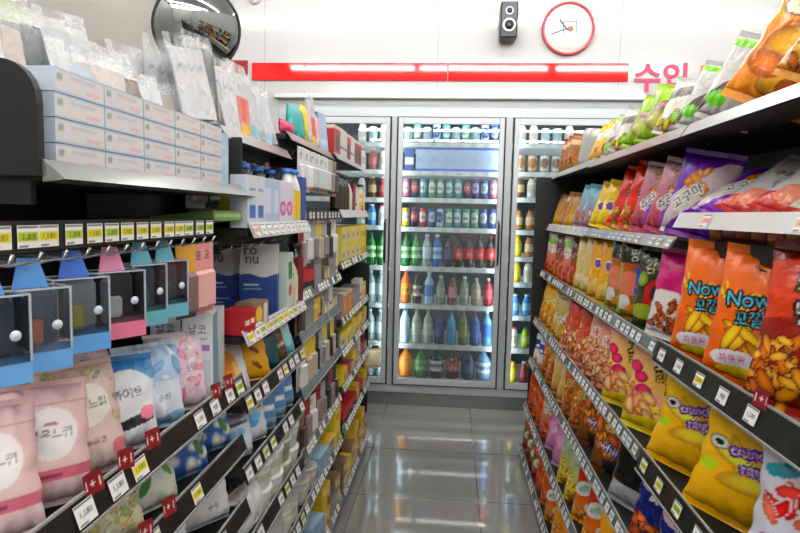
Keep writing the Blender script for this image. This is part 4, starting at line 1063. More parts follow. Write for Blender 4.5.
SG = 'snack bags on the snack rack'
TB = 'top shelf, '; FB = 'front snack bay'; MBY = 'middle snack bay'; CB = 'cooler-end snack bay'
def rr(z, xe, yf, yn, seq, sh, bay, lean=10, turn=38, jit=5, roll=6, sc_=1., front=.0):
    row(1, z, xe, yf, yn, seq, sh + ', ' + bay, SG, lean, turn, jit, front, True, roll, sc_)
rr(1.637, .575, 3.46, 2.72, ['s_brownstripe', 's_brownstripe', 's_brownstripe', 's_tub'], 'top shelf', CB, 6, 26, roll=8)
rr(1.627, .565, 2.70, 1.56, ['s_yelslim', 's_yelslim', 's_silver', 's_whitegrn', 's_lime', 's_lime', 's_whitegrn', 's_silver'], 'top shelf', MBY, 16, 34, roll=16, sc_=.90)
rr(1.627, .565, 1.56, .80, ['s_silver', 's_gold', 's_goldcup', 's_gold'], 'top shelf', FB, 12, 40, roll=24, sc_=1.05)
rr(1.354, .555, 3.47, 2.62, ['s_tan', 's_tan', 's_brownstripe', 's_tan', 's_tan', 's_cyan', 's_cyan'], 'second shelf', CB, 12, 30, roll=8)
rr(1.354, .555, 2.56, 1.55, ['s_lemon', 's_lemon', 's_redpuff', 's_redpuff', 's_sweetpot', 's_sweetpot', 's_purple'], 'second shelf', MBY, 8, 36, roll=14, sc_=.95)
rr(1.414, .555, 1.50, .62, ['s_purple', 's_whitechoc', 's_whitechoc', 's_redlet', 's_redlet', 's_blueyel'], 'second shelf', FB, 54, 26, roll=16, sc_=.85)
row(1, 1.43, .68, 1.36, .70, ['s_blackfoil', 's_blackfoil', 's_blackfoil'], 'behind second shelf row, ' + FB, SG, 56, 20, 5, 0., roll=10, sc_=.9)
FR = 'far snack bays'
rr(1.092, .525, 3.47, 1.655, ['s_redwhite', 's_redwhite', 's_orbrown', 's_orbrown', 's_redwhite', 's_orbrown', 's_cream', 's_cream', 's_mustard', 's_mustard', 's_colour', 's_colour', 's_dgreen'], 'third shelf', FR, 5, 38, sc_=.92, roll=3)
rr(1.097, .525, 1.68, .92, ['s_magenta', 's_orange', 's_orange', 's_peanut'], 'third shelf', FB, 4, 36, roll=4, sc_=1.1)
rr(.817, .50, 3.47, 1.54, ['s_yelround', 's_yelround', 's_yelround', 's_blackw', 's_blackw', 's_redpink', 's_redpink', 's_redpink', 's_peach', 's_peach', 's_pinkball', 's_pinkball'], 'fourth shelf', FR, 8, 40, sc_=.94, roll=4)
rr(.817, .50, 1.56, .84, ['s_yellow', 's_yellow', 's_whitered'], 'fourth shelf', FB, 8, 42, roll=6, sc_=1.0)
rr(.582, .48, 3.47, 1.60, ['s_bluewh', 's_bluewh', 's_ambernut', 's_ambernut', 's_creamsoft', 's_creamsoft', 's_ambernut', 's_ambernut', 's_shrimp', 's_shrimp', 's_blackfoil'], 'fifth shelf', FR, 8, 40, sc_=.83, roll=3)
rr(.582, .48, 1.6, .9, ['s_blue', 's_blue', 's_redw2', 's_redw2'], 'fifth shelf', FB, 8, 42, sc_=.86, roll=3)
rr(.312, .46, 3.47, 1.56, ['s_redor', 's_redor', 's_redor', 's_redwhite', 's_pink', 's_pink', 's_cyanyel', 's_cyanyel', 's_redw2', 's_redw2', 's_yelcrin', 's_redor'], 'sixth shelf', FR, 8, 38, sc_=.95, roll=3)
rr(.312, .46, 1.5, .9, ['s_redw2', 's_yelcrin', 's_yelcrin'], 'sixth shelf', FB, 10, 38)
rr(.072, .44, 3.47, 1.56, ['s_grnred', 's_grnred', 's_grnred', 's_grnred', 's_redor', 's_redor', 's_redw2', 's_yelcrin', 's_yelcrin', 's_yelcrin', 's_redw2', 's_yelcrin', 's_yelcrin'], 'lowest shelf', FR, 10, 38, sc_=.92, roll=3)
for i in range(14):
    yy = 1.46 - i * .066
    k = ('s_sachet', 's_sachet2', 's_sachet2', 's_sachet3')[i % 4 if i > 4 else (i * 3) % 4]
    put(k, (.615, yy, 1.355), (0, 0, R(-90 + 8)), '%s from cooler end of the row under white lip' % NTH[i + 1], 'sachets hanging under the white lip')

# ------------------------------------------------------------------ goods designs
GR = 'goods on the goods rack'
def pad(key, look, w, h, T, base, base2, res=48, extra=None, **k):
    cv = Canvas(w, h, res, base); cv.grad(base2, base)
    if extra: extra(cv)
    pillow(key, cv, T, look, 'pack', None, 'pad_pack', mat=M_PACK, seal=.045, puff=.35, crink=.9, **k)
PK = (.90, .74, .74)
def ex_p1(c):
    c.ell(.5, .60, .30, .22, (.95, .92, .91)); c.text('좋은느낌', .5, .60, .10, (.22, .2, .22), .0, None, 1, .54); c.rect(0, .2, 1, .3, (.84, .42, .52)); c.rect(.1, .235, .6, .265, (.6, .2, .3)); c.ell(.5, .68, .1, .012, (.7, .5, .5))
    c.rect(0, .84, 1, .85, (.8, .6, .6))
pad('p_pink', 'pale pink pad pack, white drop', .122, .175, .036, PK, (.93, .80, .80), extra=ex_p1)
def ex_p2(c):
    c.blobs(16, [(.60, .64, .40), (.80, .76, .55), (.9, .85, .75)], .05, .3, .95, .98, .05, (.85, .78, .7), 2.2)
    c.ell(.5, .64, .30, .20, (.94, .92, .89)); c.text('좋은느낌', .5, .65, .10, (.2, .2, .2), 0, None, 1, .54); c.text('유기농순면', .45, .30, .07, (.6, .4, .35), 0, None, 1, .6); c.ell(.86, .2, .12, .07, (.90, .48, .56))
pad('p_flor', 'beige-pink pad pack with leaf garland', .122, .18, .036, (.88, .76, .72), (.90, .80, .78), extra=ex_p2)
def ex_p3(c):
    c.rect(0, .74, 1, 1, (.30, .62, .82)); c.wave(.80, .05, (.2, .5, .75), 1.4, below=False); c.ell(.5, .58, .42, .3, (.93, .94, .96)); c.text('화이트', .5, .62, .13, (.12, .12, .16), .1, None, 1, .6); c.rect(.12, .22, .9, .34, (.12, .12, .14), slope=.2); c.ell(.78, .38, .12, .08, (.92, .5, .6))
pad('p_bw', 'white pad pack, black script', .12, .165, .038, (.90, .91, .94), (.92, .93, .96), extra=ex_p3)
def ex_p4(c):
    c.rect(0, .55, 1, .98, (.72, .84, .95)); c.blobs(14, [(.50, .70, .92), (.85, .93, .98)], .05, .55, .95, .95, .09, (.7, .82, .95), 2.5); c.text('쏘피', .6, .36, .09, (.3, .32, .42), .1, None, 1, .5); c.ell(.2, .3, .18, .12, (.93, .95, .98)); c.wave(.14, .03, (.6, .78, .94))
pad('p_blue', 'sky blue clouded pad pack', .13, .165, .038, (.86, .91, .97), (.90, .92, .97), extra=ex_p4)
def ex_p5(c):
    c.blobs(20, [(.93, .60, .70), (.96, .80, .86), (.97, .9, .93)], .05, .3, .95, .95, .07, (.95, .78, .84), 2.); c.rect(.05, .1, .5, .3, (.90, .50, .62), slope=.3); c.text('순면', .62, .55, .1, (.4, .35, .4), .1, None, 1, .4)
pad('p_pinkw', 'candy pink blossom pad pack', .13, .165, .038, (.93, .86, .90), (.92, .80, .86), extra=ex_p5)
pad('p_lilac', 'dusky lilac pad pack', .15, .16, .034, (.72, .62, .68), (.80, .70, .75), res=26, extra=lambda c: c.rect(.1, .4, .9, .5, (.6, .45, .55)))
def ex_p6(c):
    c.blobs(46, [(.72, .74, .42), (.88, .80, .45), (.94, .92, .82), (.62, .68, .40)], .02, .02, .98, .98, .06, (.86, .84, .72), 1.6); c.ell(.3, .6, .07, .05, (.55, .35, .2)); c.ell(.2, .35, .05, .04, (.75, .55, .2))
pad('p_garden', 'cream and olive floral soft pack', .19, .17, .05, (.88, .86, .76), (.86, .84, .72), extra=ex_p6)
pad('p_leaf', 'white soft pack with green leaves', .13, .16, .045, (.82, .84, .78), (.86, .87, .82), extra=lambda c: (c.ell(.3, .5, .1, .26, (.25, .52, .18), -.4), c.ell(.7, .6, .08, .2, (.35, .6, .25), .5), c.blobs(5, [(.8, .25, .15)], .3, .6, .7, .9, .035, (.6, .1, .1))))
pad('p_bluefl', 'deep blue pack with white flowers', .17, .17, .045, (.16, .32, .58), (.20, .40, .68), extra=lambda c: (c.blobs(12, [(.92, .93, .9), (.85, .88, .86)], .08, .1, .92, .9, .10, (.45, .6, .8), 1.4), c.ell(.75, .4, .07, .16, (.3, .5, .3), .5)))
def ex_t1(c): c.ell(.55, .55, .2, .16, (.30, .66, .90)); c.ell(.68, .62, .12, .1, (.45, .78, .95)); c.rect(.1, .78, .9, .84, (.3, .38, .45)); c.text('물티슈', .4, .2, .12, (.3, .3, .35), 0, None, 1, .5)
pad('t_blue', 'white tissue pack with blue droplet', .19, .13, .05, (.86, .89, .93), (.88, .90, .94), extra=ex_t1)
pad('t_brown', 'white tissue pack, brown corner', .18, .13, .05, (.88, .88, .88), (.84, .84, .86), extra=lambda c: (c.rect(.0, .6, .3, .9, (.38, .25, .2)), c.text('순수', .6, .4, .18, (.4, .35, .35), 0, None, 1, .4)))
pad('t_wave', 'white pack with swirling blue wave', .19, .17, .05, (.20, .48, .78), (.16, .42, .75), extra=lambda c: (c.wave(.60, .12, (.88, .91, .94), .9, 1., False), c.ell(.5, .3, .3, .08, (.45, .75, .92), .5), c.ell(.8, .5, .14, .16, (.86, .87, .9))))
pad('t_cotton', 'white cotton pack with blue side block', .13, .17, .045, (.82, .86, .90), (.60, .74, .86), res=30, extra=lambda c: (c.rect(.4, .2, 1, .75, (.35, .58, .82)), c.rect(.5, .35, .9, .45, WH)))
pad('t_clear', 'frosted clear bag of cotton pieces', .17, .17, .05, (.74, .75, .74), (.66, .68, .68), res=26)
pad('g_orange', 'white pack with orange glove picture', .14, .19, .03, (.88, .89, .90), (.85, .86, .88), res=36, extra=lambda c: (c.ell(.4, .5, .26, .34, (.93, .60, .22), .2), c.ell(.6, .4, .08, .2, (.95, .8, .5), .2)))
pad('g_yellow', 'golden yellow pack with brown oval prints', .23, .19, .03, (.92, .68, .12), (.88, .62, .1), res=44, extra=lambda c: [c.ell(x, y, .09, .04, (.50, .24, .1), -.5, (.35, .15, .05)) for x in (.3, .7) for y in (.25, .55, .82)])
pad('g_brown', 'chocolate brown soft pack with cream stripe', .13, .17, .03, (.36, .22, .17), (.42, .27, .2), res=30, extra=lambda c: (c.rect(.15, .25, .85, .35, (.75, .66, .56), slope=.3), c.rect(.1, .6, .9, .63, (.6, .4, .3))))
pad('g_teal', 'yellow and turquoise rubber glove pack', .12, .19, .03, (.45, .76, .80), (.40, .72, .78), res=30, extra=lambda c: (c.rect(0, 0, .35, 1, (.93, .80, .25)), c.ell(.65, .5, .2, .35, (.66, .88, .90))))
pad('g_dteal', 'dark teal flat pack', .12, .15, .025, (.14, .36, .40), (.1, .28, .3), res=20)

def cart(key, look, w, h, D, base, res=26, extra=None, top=None, side=None, name='carton', cat='box', flap=True):
    cv = Canvas(w, h, res, base)
    if extra: extra(cv)
    return carton(key, cv, D, look, cat, None, name, None, top, side, flap)
def ex_c1(c): c.text('날코', .5, .84, .12, (.25, .25, .32), 0, None, 1, .6); c.rect(.12, .60, .88, .66, (.66, .40, .72)); c.rect(.2, .72, .8, .74, (.6, .6, .65)); c.rect(.1, .2, .9, .5, (.80, .83, .86)); c.ell(.5, .35, .25, .1, (.55, .68, .70))
cart('c_tall', 'tall white carton with violet stripe', .062, .19, .07, (.88, .88, .90), 34, ex_c1, side=(.45, .62, .68), top=(.85, .86, .88))
cart('c_tallteal', 'tall white carton with teal block', .07, .185, .06, (.86, .88, .89), 30, lambda c: (c.rect(.1, .1, .9, .62, (.42, .62, .68)), c.text('날코', .5, .84, .12, (.25, .25, .32), 0, None, 1, .6), c.ell(.5, .4, .25, .12, (.7, .82, .84))))
def ex_small(c): c.rect(.02, .08, .98, .92, (.90, .88, .88)); c.rect(.08, .55, .18, .8, (.60, .66, .62)); c.rect(.3, .6, .8, .7, (.80, .80, .85)); c.rect(.6, .22, .9, .4, (.93, .74, .76)); c.rect(.0, .0, 1, .07, (.62, .74, .86)); c.rect(0, .93, 1, 1, (.66, .76, .86))
cart('c_small', 'small white box with pink print', .110, .031, .07, (.80, .86, .92), 30, ex_small, top=(.82, .88, .93), side=(.80, .84, .90), flap=False, name='small_box')
cart('c_palebl', 'pale icy blue packet box at the end', .10, .12, .06, (.70, .83, .92), 20, lambda c: (c.rect(.1, .4, .9, .6, (.78, .88, .95)), c.rect(.3, .7, .8, .75, WH)))
def ex_ro(c):
    c.wave(.56, .025, (.11, .27, .60), 1.2); c.wave(.53, .03, (.10, .25, .56), .8, 1); c.text('ro', .30, .90, .11, (.15, .15, .2), 0, None, 1, .35); c.text('nu', .34, .78, .11, (.15, .15, .2), 0, None, 1, .35); c.rect(.12, .42, .5, .44, (.8, .85, .9)); c.rect(.12, .36, .6, .375, (.5, .6, .8)); c.rect(.12, .2, .66, .22, (.7, .8, .9)); c.rect(.12, .14, .5, .16, (.7, .8, .9))
cart('c_ronu', 'white-blue carton lettered ro nu', .108, .205, .06, (.88, .88, .88), 44, ex_ro)
cart('c_red', 'small crimson box', .032, .06, .06, (.72, .12, .15), 16, lambda c: c.rect(.2, .4, .8, .6, (.9, .85, .8)))
cart('c_redlong', 'long crimson box', .12, .075, .06, (.70, .13, .15), 18, lambda c: c.rect(.1, .3, .5, .7, (.82, .4, .38)))
cart('c_multi', 'small brown-yellow carton', .085, .065, .05, (.55, .45, .35), 22, lambda c: (c.ell(.4, .5, .2, .3, (.93, .75, .2)), c.rect(.7, .1, .9, .9, (.85, .85, .82))))
cart('c_blwh', 'white carton with blue squares', .055, .125, .045, (.86, .88, .92), 18, lambda c: (c.rect(.2, .2, .8, .45, (.28, .45, .75)), c.rect(.2, .7, .8, .76, (.5, .6, .8))))
cart('c_pinkb', 'white carton with magenta burst', .065, .125, .045, (.90, .88, .92), 20, lambda c: (c.ell(.5, .4, .36, .16, (.85, .35, .68)), c.ell(.5, .4, .2, .08, (.95, .75, .88))))
cart('c_lightbl', 'light blue and white carton', .06, .125, .045, (.72, .80, .92), 18, lambda c: c.rect(.2, .3, .8, .8, (.88, .90, .95)))
cart('c_creamred', 'cream carton with red square', .065, .165, .05, (.86, .80, .62), 18, lambda c: c.rect(.1, .7, .5, .88, (.72, .15, .15)))
cart('c_grn', 'pale carton with green leaf print', .055, .175, .045, (.80, .86, .80), 18, lambda c: (c.rect(.2, .55, .8, .85, (.25, .50, .35)), c.ell(.5, .35, .3, .1, (.8, .4, .3))))
cart('c_white', 'plain white tissue carton', .11, .13, .06, (.87, .88, .87), 16, lambda c: c.text('soft', .4, .7, .2, (.4, .4, .4), 0, None, 1, .5))
cart('c_greenbook', 'flat leaf-green box lying open', .12, .022, .16, (.45, .62, .28), 10, lambda c: c.rect(.1, .3, .9, .7, (.7, .8, .6)), top=(.5, .66, .35), flap=False)
cart('c_navy', 'navy thin carton', .04, .15, .045, (.22, .32, .62), 12)
cart('c_darkred', 'dark red thin carton', .05, .15, .045, (.46, .08, .12), 12)
cart('c_yelbox', 'yellow and white printed box', .125, .085, .07, (.90, .80, .18), 26, lambda c: (c.rect(.08, .15, .6, .85, (.78, .76, .70)), c.rect(.15, .4, .5, .6, (.5, .5, .5))))
cart('c_yelbox2', 'bright yellow box', .085, .085, .07, (.92, .82, .12), 18, lambda c: c.rect(.2, .3, .8, .6, (.8, .6, .1)))
cart('c_orange', 'amber orange box with pale rim', .10, .12, .10, (.82, .48, .16), 22, lambda c: (c.rect(0, .9, 1, 1, (.8, .76, .7)), c.ell(.5, .5, .2, .3, (.88, .58, .25))), side=(.62, .60, .58))
cart('c_grey', 'grey clear-topped case', .10, .11, .08, (.42, .42, .41), 14, lambda c: c.rect(.1, .2, .9, .8, (.55, .55, .53)))
cart('c_yelpk', 'yellow carton with red corner', .09, .10, .06, (.90, .74, .12), 16, lambda c: (c.rect(.6, .0, 1, .4, (.75, .15, .12)), c.rect(.1, .6, .6, .8, (.95, .9, .6))))
cart('c_blackred', 'black and red low box', .11, .08, .08, (.12, .10, .11), 14, lambda c: c.rect(0, .5, 1, 1, (.72, .12, .14)))
cart('c_whtall', 'slim white carton', .05, .13, .045, (.84, .84, .82), 12, lambda c: c.rect(.2, .3, .8, .4, (.6, .3, .3)))
cart('c_redposter', 'red and black printed box', .10, .13, .04, (.70, .18, .15), 18, lambda c: (c.ell(.5, .4, .3, .25, (.2, .3, .2)), c.rect(0, .85, 1, 1, (.85, .8, .7))))
cart('c_bluebox', 'tall powder blue box', .10, .16, .04, (.66, .78, .88), 14, lambda c: c.rect(.1, .2, .9, .3, (.8, .88, .94)), side=(.15, .3, .55))
cart('c_ylow', 'flat yellow tray pack', .15, .035, .12, (.88, .72, .15), 16, lambda c: c.rect(.3, .2, .7, .8, (.3, .4, .7)), top=(.85, .70, .2), flap=False)
cart('c_bluelow', 'flat pale blue cloth pack', .14, .04, .12, (.55, .70, .80), 14, top=(.62, .76, .85), flap=False)

def detergent(key, look, body, capc, labc, h=.17, r=.026):
    bottle(key, r, h, body, capc, labc, look, 'bottle', None, 'dispenser_bottle', neck=.5, lab0=.1, lab1=.62, capr=.8)
detergent('d_blue', 'dark bottle, blue cap', (.14, .16, .2), (.15, .42, .75), (.9, .85, .3))
detergent('d_yel', 'white bottle, blue cap', (.88, .88, .88), (.12, .38, .72), (.93, .80, .25))
detergent('d_black', 'clear lotion bottle with black cap', (.60, .68, .60), (.07, .07, .08), (.72, .80, .74), .16)
detergent('d_cream', 'cream bottle with black cap', (.82, .78, .66), (.07, .07, .08), (.86, .82, .70), .16, .03)
detergent('d_dark', 'black pump bottle', (.08, .08, .08), (.1, .1, .1), (.25, .2, .15), .18, .03)
def tubj(key, look, r, h, c, lidc, txt=None):
    b = MB().lathe([(r * .86, 0), (r * .9, .004), (r, h * .8), (r, h * .86)], 24)
    root = obj('lidded_jar', b.mesh('jar', pm(c, .35)))
    obj('lid', MB().lathe([(r * 1.04, h * .86), (r * 1.05, h * .9), (r * 1.03, h), (r * .9, h)], 24).mesh('lid', pm(lidc, .35)), root)
    obj('label_band', MB().lathe([(r * .945, h * .32), (r * .985, h * .62)], 24, cap=False).mesh('band', pm(tuple(np.array(c) * np.array((.86, .88, .80))), .5)), root)
    register(key, root, 2 * r, 2 * r, h, look, 'jar', None)
tubj('w_jar', 'white ribbed lidded bowl', .058, .075, (.88, .88, .86), (.92, .92, .91))
tubj('w_cup', 'white cup with dark base', .05, .085, (.84, .82, .80), (.75, .72, .68))
tubj('g_jar', 'grey-green lidded bowl', .055, .07, (.62, .66, .55), (.80, .81, .76))

hangcard('h_white', 'white carded pack with orange foot', .075, .14, (.85, .85, .86), (.88, .42, .2), '', goods=(.84, .84, .86)) if False else None
hangcard('h_white', .075, .145, (.86, .86, .87), (.88, .42, .2), 'white carded pack with orange foot', '밴드', goods=(.84, .84, .86))
hangcard('h_green', .075, .145, (.84, .86, .86), (.25, .62, .42), 'white carded pack with green foot', '솜', goods=(.82, .86, .84))
hangcard('h_white2', .07, .15, (.88, .88, .88), (.84, .84, .85), 'plain white carded pack', '면', goods=(.9, .9, .9))
hangcard('h_brown', .06, .15, (.50, .42, .36), (.70, .60, .50), 'brown carded pack', None, goods=(.30, .24, .2))
hangcard('h_yellow', .06, .16, (.86, .76, .25), (.35, .3, .2), 'yellow carded pack', None, goods=(.75, .7, .6))
hangcard('h_grey', .06, .15, (.68, .68, .66), (.45, .40, .36), 'grey carded pack', None, goods=(.55, .5, .48))
hangcard('h_black', .05, .17, (.16, .16, .17), (.75, .72, .4), 'black carded tool pack', None, goods=(.2, .2, .2))
hangcard('h_red', .055, .17, (.62, .20, .20), (.80, .75, .7), 'dark red carded pack', None, goods=(.6, .5, .5))
hangcard('h_pink', .055, .14, (.90, .62, .62), (.88, .55, .56), 'salmon pink carded pack', '제모', goods=(.92, .70, .68))
hangcard('h_yelnav', .05, .14, (.88, .66, .25), (.25, .25, .35), 'yellow and navy carded pack', None, goods=(.5, .4, .4))
clearbox('x_blue', .072, .098, .045, (.42, .66, .90), ((.16, .24, .34), (.72, .36, .2)), 'clear case, blue base, rust charm', (.35, .60, .88))
clearbox('x_blue2', .072, .098, .045, (.40, .66, .90), ((.55, .58, .62), (.70, .66, .35)), 'clear case, blue base, grey pouch', (.28, .45, .82))
clearbox('x_pink', .078, .098, .045, (.93, .50, .62), ((.22, .22, .24), (.85, .86, .88)), 'clear case with pink base and bow', (.90, .58, .72))
clearbox('x_teal', .062, .098, .045, (.42, .72, .78), ((.14, .28, .38), (.25, .35, .45)), 'clear case with teal base', (.42, .72, .80))

packet('k_white', .11, .21, (.80, .80, .81), None, 'clear packet with white card', T=.010, txt='SOCKS')
packet('k_cream', .10, .20, (.78, .72, .68), (.85, .78, .70), 'clear packet with cream card', T=.010)
packet('k_blue', .10, .19, (.66, .74, .82), (.62, .74, .84), 'clear packet with pale blue card', T=.012)
packet('k_brown', .085, .20, (.48, .36, .28), (.72, .62, .54), 'slim packet with brown card', T=.008)
packet('k_black', .09, .24, (.20, .24, .26), (.12, .14, .15), 'slim packet with black card', T=.010)
packet('k_redyel', .085, .22, (.80, .80, .80), (.93, .72, .15), 'packet holding red-yellow brush', T=.014, mid=(.22, .62, (.86, .30, .18)))
packet('k_bluetip', .10, .20, (.78, .79, .82), (.55, .78, .90), 'clear packet with sky blue foot', T=.014)
packet('k_green', .09, .20, (.62, .68, .40), (.72, .76, .55), 'packet of olive green cards', T=.016)
packet('k_clear', .12, .18, (.76, .77, .79), (.70, .72, .74), 'frosty crumpled clear packet', T=.02)
cvs = Canvas(.075, .12, 16, (.20, .68, .66))
pillow('sl_teal', cvs, .018, 'teal rounded slipper pack', 'pack', None, 'slipper_pack', mat=M_PACK, puff=.3, seals=False)
cvs = Canvas(.05, .15, 14, (.93, .82, .15)); pillow('y_slim', cvs, .012, 'slim yellow pouch', 'pouch', None, 'slim_pouch', mat=M_PACK)
cvs = Canvas(.06, .15, 14, (.88, .70, .72)); cvs.rect(0, .0, 1, .3, (.86, .86, .86)); pillow('pk_slim', cvs, .014, 'slim rose pouch', 'pouch', None, 'slim_pouch', mat=M_PACK)
cvs = Canvas(.11, .05, 14, (.86, .25, .42)); pillow('pk_low', cvs, .02, 'low cerise pouch', 'pouch', None, 'slim_pouch', mat=M_PACK)
for k in ('k_white', 'k_cream', 'k_blue', 'k_brown', 'k_black', 'k_redyel', 'k_bluetip', 'k_green', 'k_clear'): TPL[k]['cat'] = 'packet'

# ---- goods bay beside the camera
B1, B2, B3, B4 = 'front goods bay', 'second goods bay', 'third goods bay', 'cooler-end goods bay'
# stacked small boxes on the tray
for c_ in range(5):
    for r_ in range(4):
        put('c_small', (-.505 - .038, .793 + c_ * .112, 1.4485 + r_ * .0322), (0, 0, R(90)), '%s row up, %s column from the black end plate' % (NTH[r_ + 1], NTH[c_ + 1]), 'small white boxes stacked on the tray')
put('c_palebl', (-.545, 1.305, 1.4485), (0, 0, R(90)), 'beside the stacked small boxes', GR)
# two packet rows behind the boxes
def standrow(xx, zz, ys, keys, where, lean=20, turn=14):
    for i, (y, k) in enumerate(zip(ys, keys)):
        put(k, (xx + random.uniform(-.006, .006), y, zz), (R(-lean + random.uniform(-4, 4)), R(random.uniform(-7, 7)), R(90 - turn + random.uniform(-10, 10))), '%s from cooler end, %s' % (NTH[i + 1], where), 'packets standing on the goods rack')
ys = [1.37 - i * .062 for i in range(11)]
standrow(-.625, 1.50, ys, ['k_white', 'k_cream', 'k_white', 'k_brown', 'k_brown', 'k_cream', 'k_blue', 'k_white', 'k_black', 'k_cream', 'k_white'], 'row behind the small boxes', 22, 26)
ys = [1.36 - i * .075 for i in range(9)]
standrow(-.72, 1.58, ys, ['k_white', 'k_clear', 'k_clear', 'k_white', 'k_clear', 'k_green', 'k_green', 'k_white', 'k_white'], 'back row above the small boxes', 20, 26)
# risers carrying those rows
rz_ = tag(obj('riser', None, None, (-.70, 1.08, 1.44)), 'black stepped riser behind the stacked small boxes', 'riser')
obj('step', MB().box(-.22, .105, -.34, .34, 0, .055).mesh('step', M_BLACK), rz_)
obj('step', MB().box(-.22, .03, -.34, .34, .056, .135).mesh('step', M_BLACK), rz_)
# hanging cases
seqx = [('x_blue', .60, 1.203), ('x_blue', .672, 1.203), ('x_blue2', .755, 1.207), ('x_pink', .845, 1.207), ('x_teal', .93, 1.21), ('x_teal', 1.01, 1.21)]
for i, (k, y, z) in enumerate(reversed(seqx)):
    put(k, (-.50, y, z), (0, 0, R(90 - 30 + random.uniform(-5, 5))), '%s from cooler end under yellow price tags' % NTH[i + 1], 'hanging gift cases')
for i, (k, y) in enumerate((('h_pink', 1.165), ('h_pink', 1.125), ('h_yelnav', 1.085))):
    put(k, (-.495, y, 1.192), (0, 0, R(90 - 20)), '%s from cooler end beside teal cases' % NTH[i + 1], 'carded goods on hooks')
# T shelf
for k, x, y, wh in (('c_tall', -.605, 1.24, 'deeper of the front pair'), ('c_tall', -.535, 1.24, 'aisle-side of the front pair'), ('c_tallteal', -.56, 1.335, 'just behind the front pair')):
    put(k, (x, y, .986), (0, 0, R(14)), wh + ', beside the pad packs', GR)
row(-1, 1.007, .49, 1.20, .60, ['p_pinkw', 'p_blue', 'p_bw', 'p_flor', 'p_pink', 'p_pink'], 'pad pack row, ' + B1, 'pad packs', 14, 36, 5, .0, sc_=.98)
row(-1, 1.045, .585, 1.06, .52, ['p_pinkw', 'p_lilac', 'p_pinkw', 'p_lilac'], 'row behind the pad packs', 'pad packs', 30, 30, 9)
row(-1, .862, .49, 1.36, .66, ['p_bluefl', 'p_bluefl', 'p_leaf', 'p_garden', 'p_garden'], 'second pad shelf, ' + B1, 'soft packs', 16, 34, 5, .0, sc_=.80)
row(-1, .702, .48, 1.36, .74, ['t_brown', 't_wave', 't_wave'], 'third pad shelf, ' + B1, 'soft packs', 16, 34, 5, sc_=.82)
# ---- bay 2
standrow(-.60, 1.60, [1.91 - i * .057 for i in range(10)], ['k_clear', 'k_bluetip', 'k_clear', 'k_bluetip', 'k_redyel', 'k_redyel', 'k_white', 'k_black', 'k_black', 'k_white'], 'top shelf, ' + B2, 12, 22)
standrow(-.72, 1.60, [1.88 - i * .09 for i in range(6)], ['k_clear', 'k_clear', 'k_white', 'k_white', 'k_clear', 'k_white'], 'back of top shelf, ' + B2, 6, 22)
row(-1, 1.367, .475, 1.935, 1.385, ['c_navy', 'd_yel', 'd_yel', 'c_pinkb', 'c_pinkb', 'c_lightbl', 'c_lightbl', 'c_blwh', 'c_blwh'], 'shelf with white lip, ' + B2, GR, 0, 5, 3)
row(-1, 1.107, .49, 1.94, 1.77, ['c_darkred', 'd_cream', 'd_black', 'c_grn'], 'third shelf, ' + B2, GR, 0, 6, 3, .0)
put('c_ronu', (-.672, 1.735, 1.095), (0, 0, R(12)), 'deeper of the pair, third shelf, ' + B2, GR)
put('c_ronu', (-.560, 1.72, 1.095), (0, 0, R(12)), 'aisle-side of the pair, third shelf, ' + B2, GR)
row(-1, 1.107, .49, 1.60, 1.28, ['c_multi', 'c_multi', 'c_red', 'c_redlong'], 'small boxes before cartons, ' + B2, GR, 0, 6, 5, -.012) if False else None
for i, (k, y) in enumerate((('c_multi', 1.52), ('c_red', 1.44), ('c_red', 1.405))):
    put(k, (-.515, y, 1.096), (0, 0, R(80)), '%s from cooler end, before the wave cartons' % NTH[i + 1], GR)
for i, y in enumerate((1.86, 1.74, 1.62, 1.50)):
    put('d_blue', (-.575, y, 1.356), (0, 0, 0), '%s from cooler end, behind white-lip row, ' % NTH[i + 1] + B2, GR)
put('c_greenbook', (-.58, 1.335, 1.366), (R(-6), R(0), R(80)), 'under the end of the top tray', GR)
row(-1, .947, .49, 1.935, 1.385, ['g_teal', 'g_brown', 'g_dteal', 'g_yellow', 'g_orange'], 'fourth shelf, ' + B2, 'soft packs', 22, 34, 6, sc_=.8)
row(-1, .767, .49, 1.935, 1.385, ['t_cotton', 't_cotton', 't_cotton', 't_blue', 't_blue'], 'fifth shelf, ' + B2, 'soft packs', 12, 34, 4, sc_=.95)
row(-1, .572, .485, 1.935, 1.385, [('w_jar', 2), ('g_jar', 2), ('w_jar', 2), ('w_jar', 2), 't_brown'], 'sixth shelf, ' + B2, GR, 0, 6, 3)
row(-1, .382, .48, 1.935, 1.385, ['w_cup', ('w_jar', 2), 't_clear', 't_clear', 't_brown'], 'seventh shelf, ' + B2, GR, 10, 6, 3)
row(-1, .102, .48, 1.935, 1.385, ['w_cup', 't_clear', 't_wave', 't_clear'], 'lowest shelf, ' + B2, GR, 10, 6, 3)
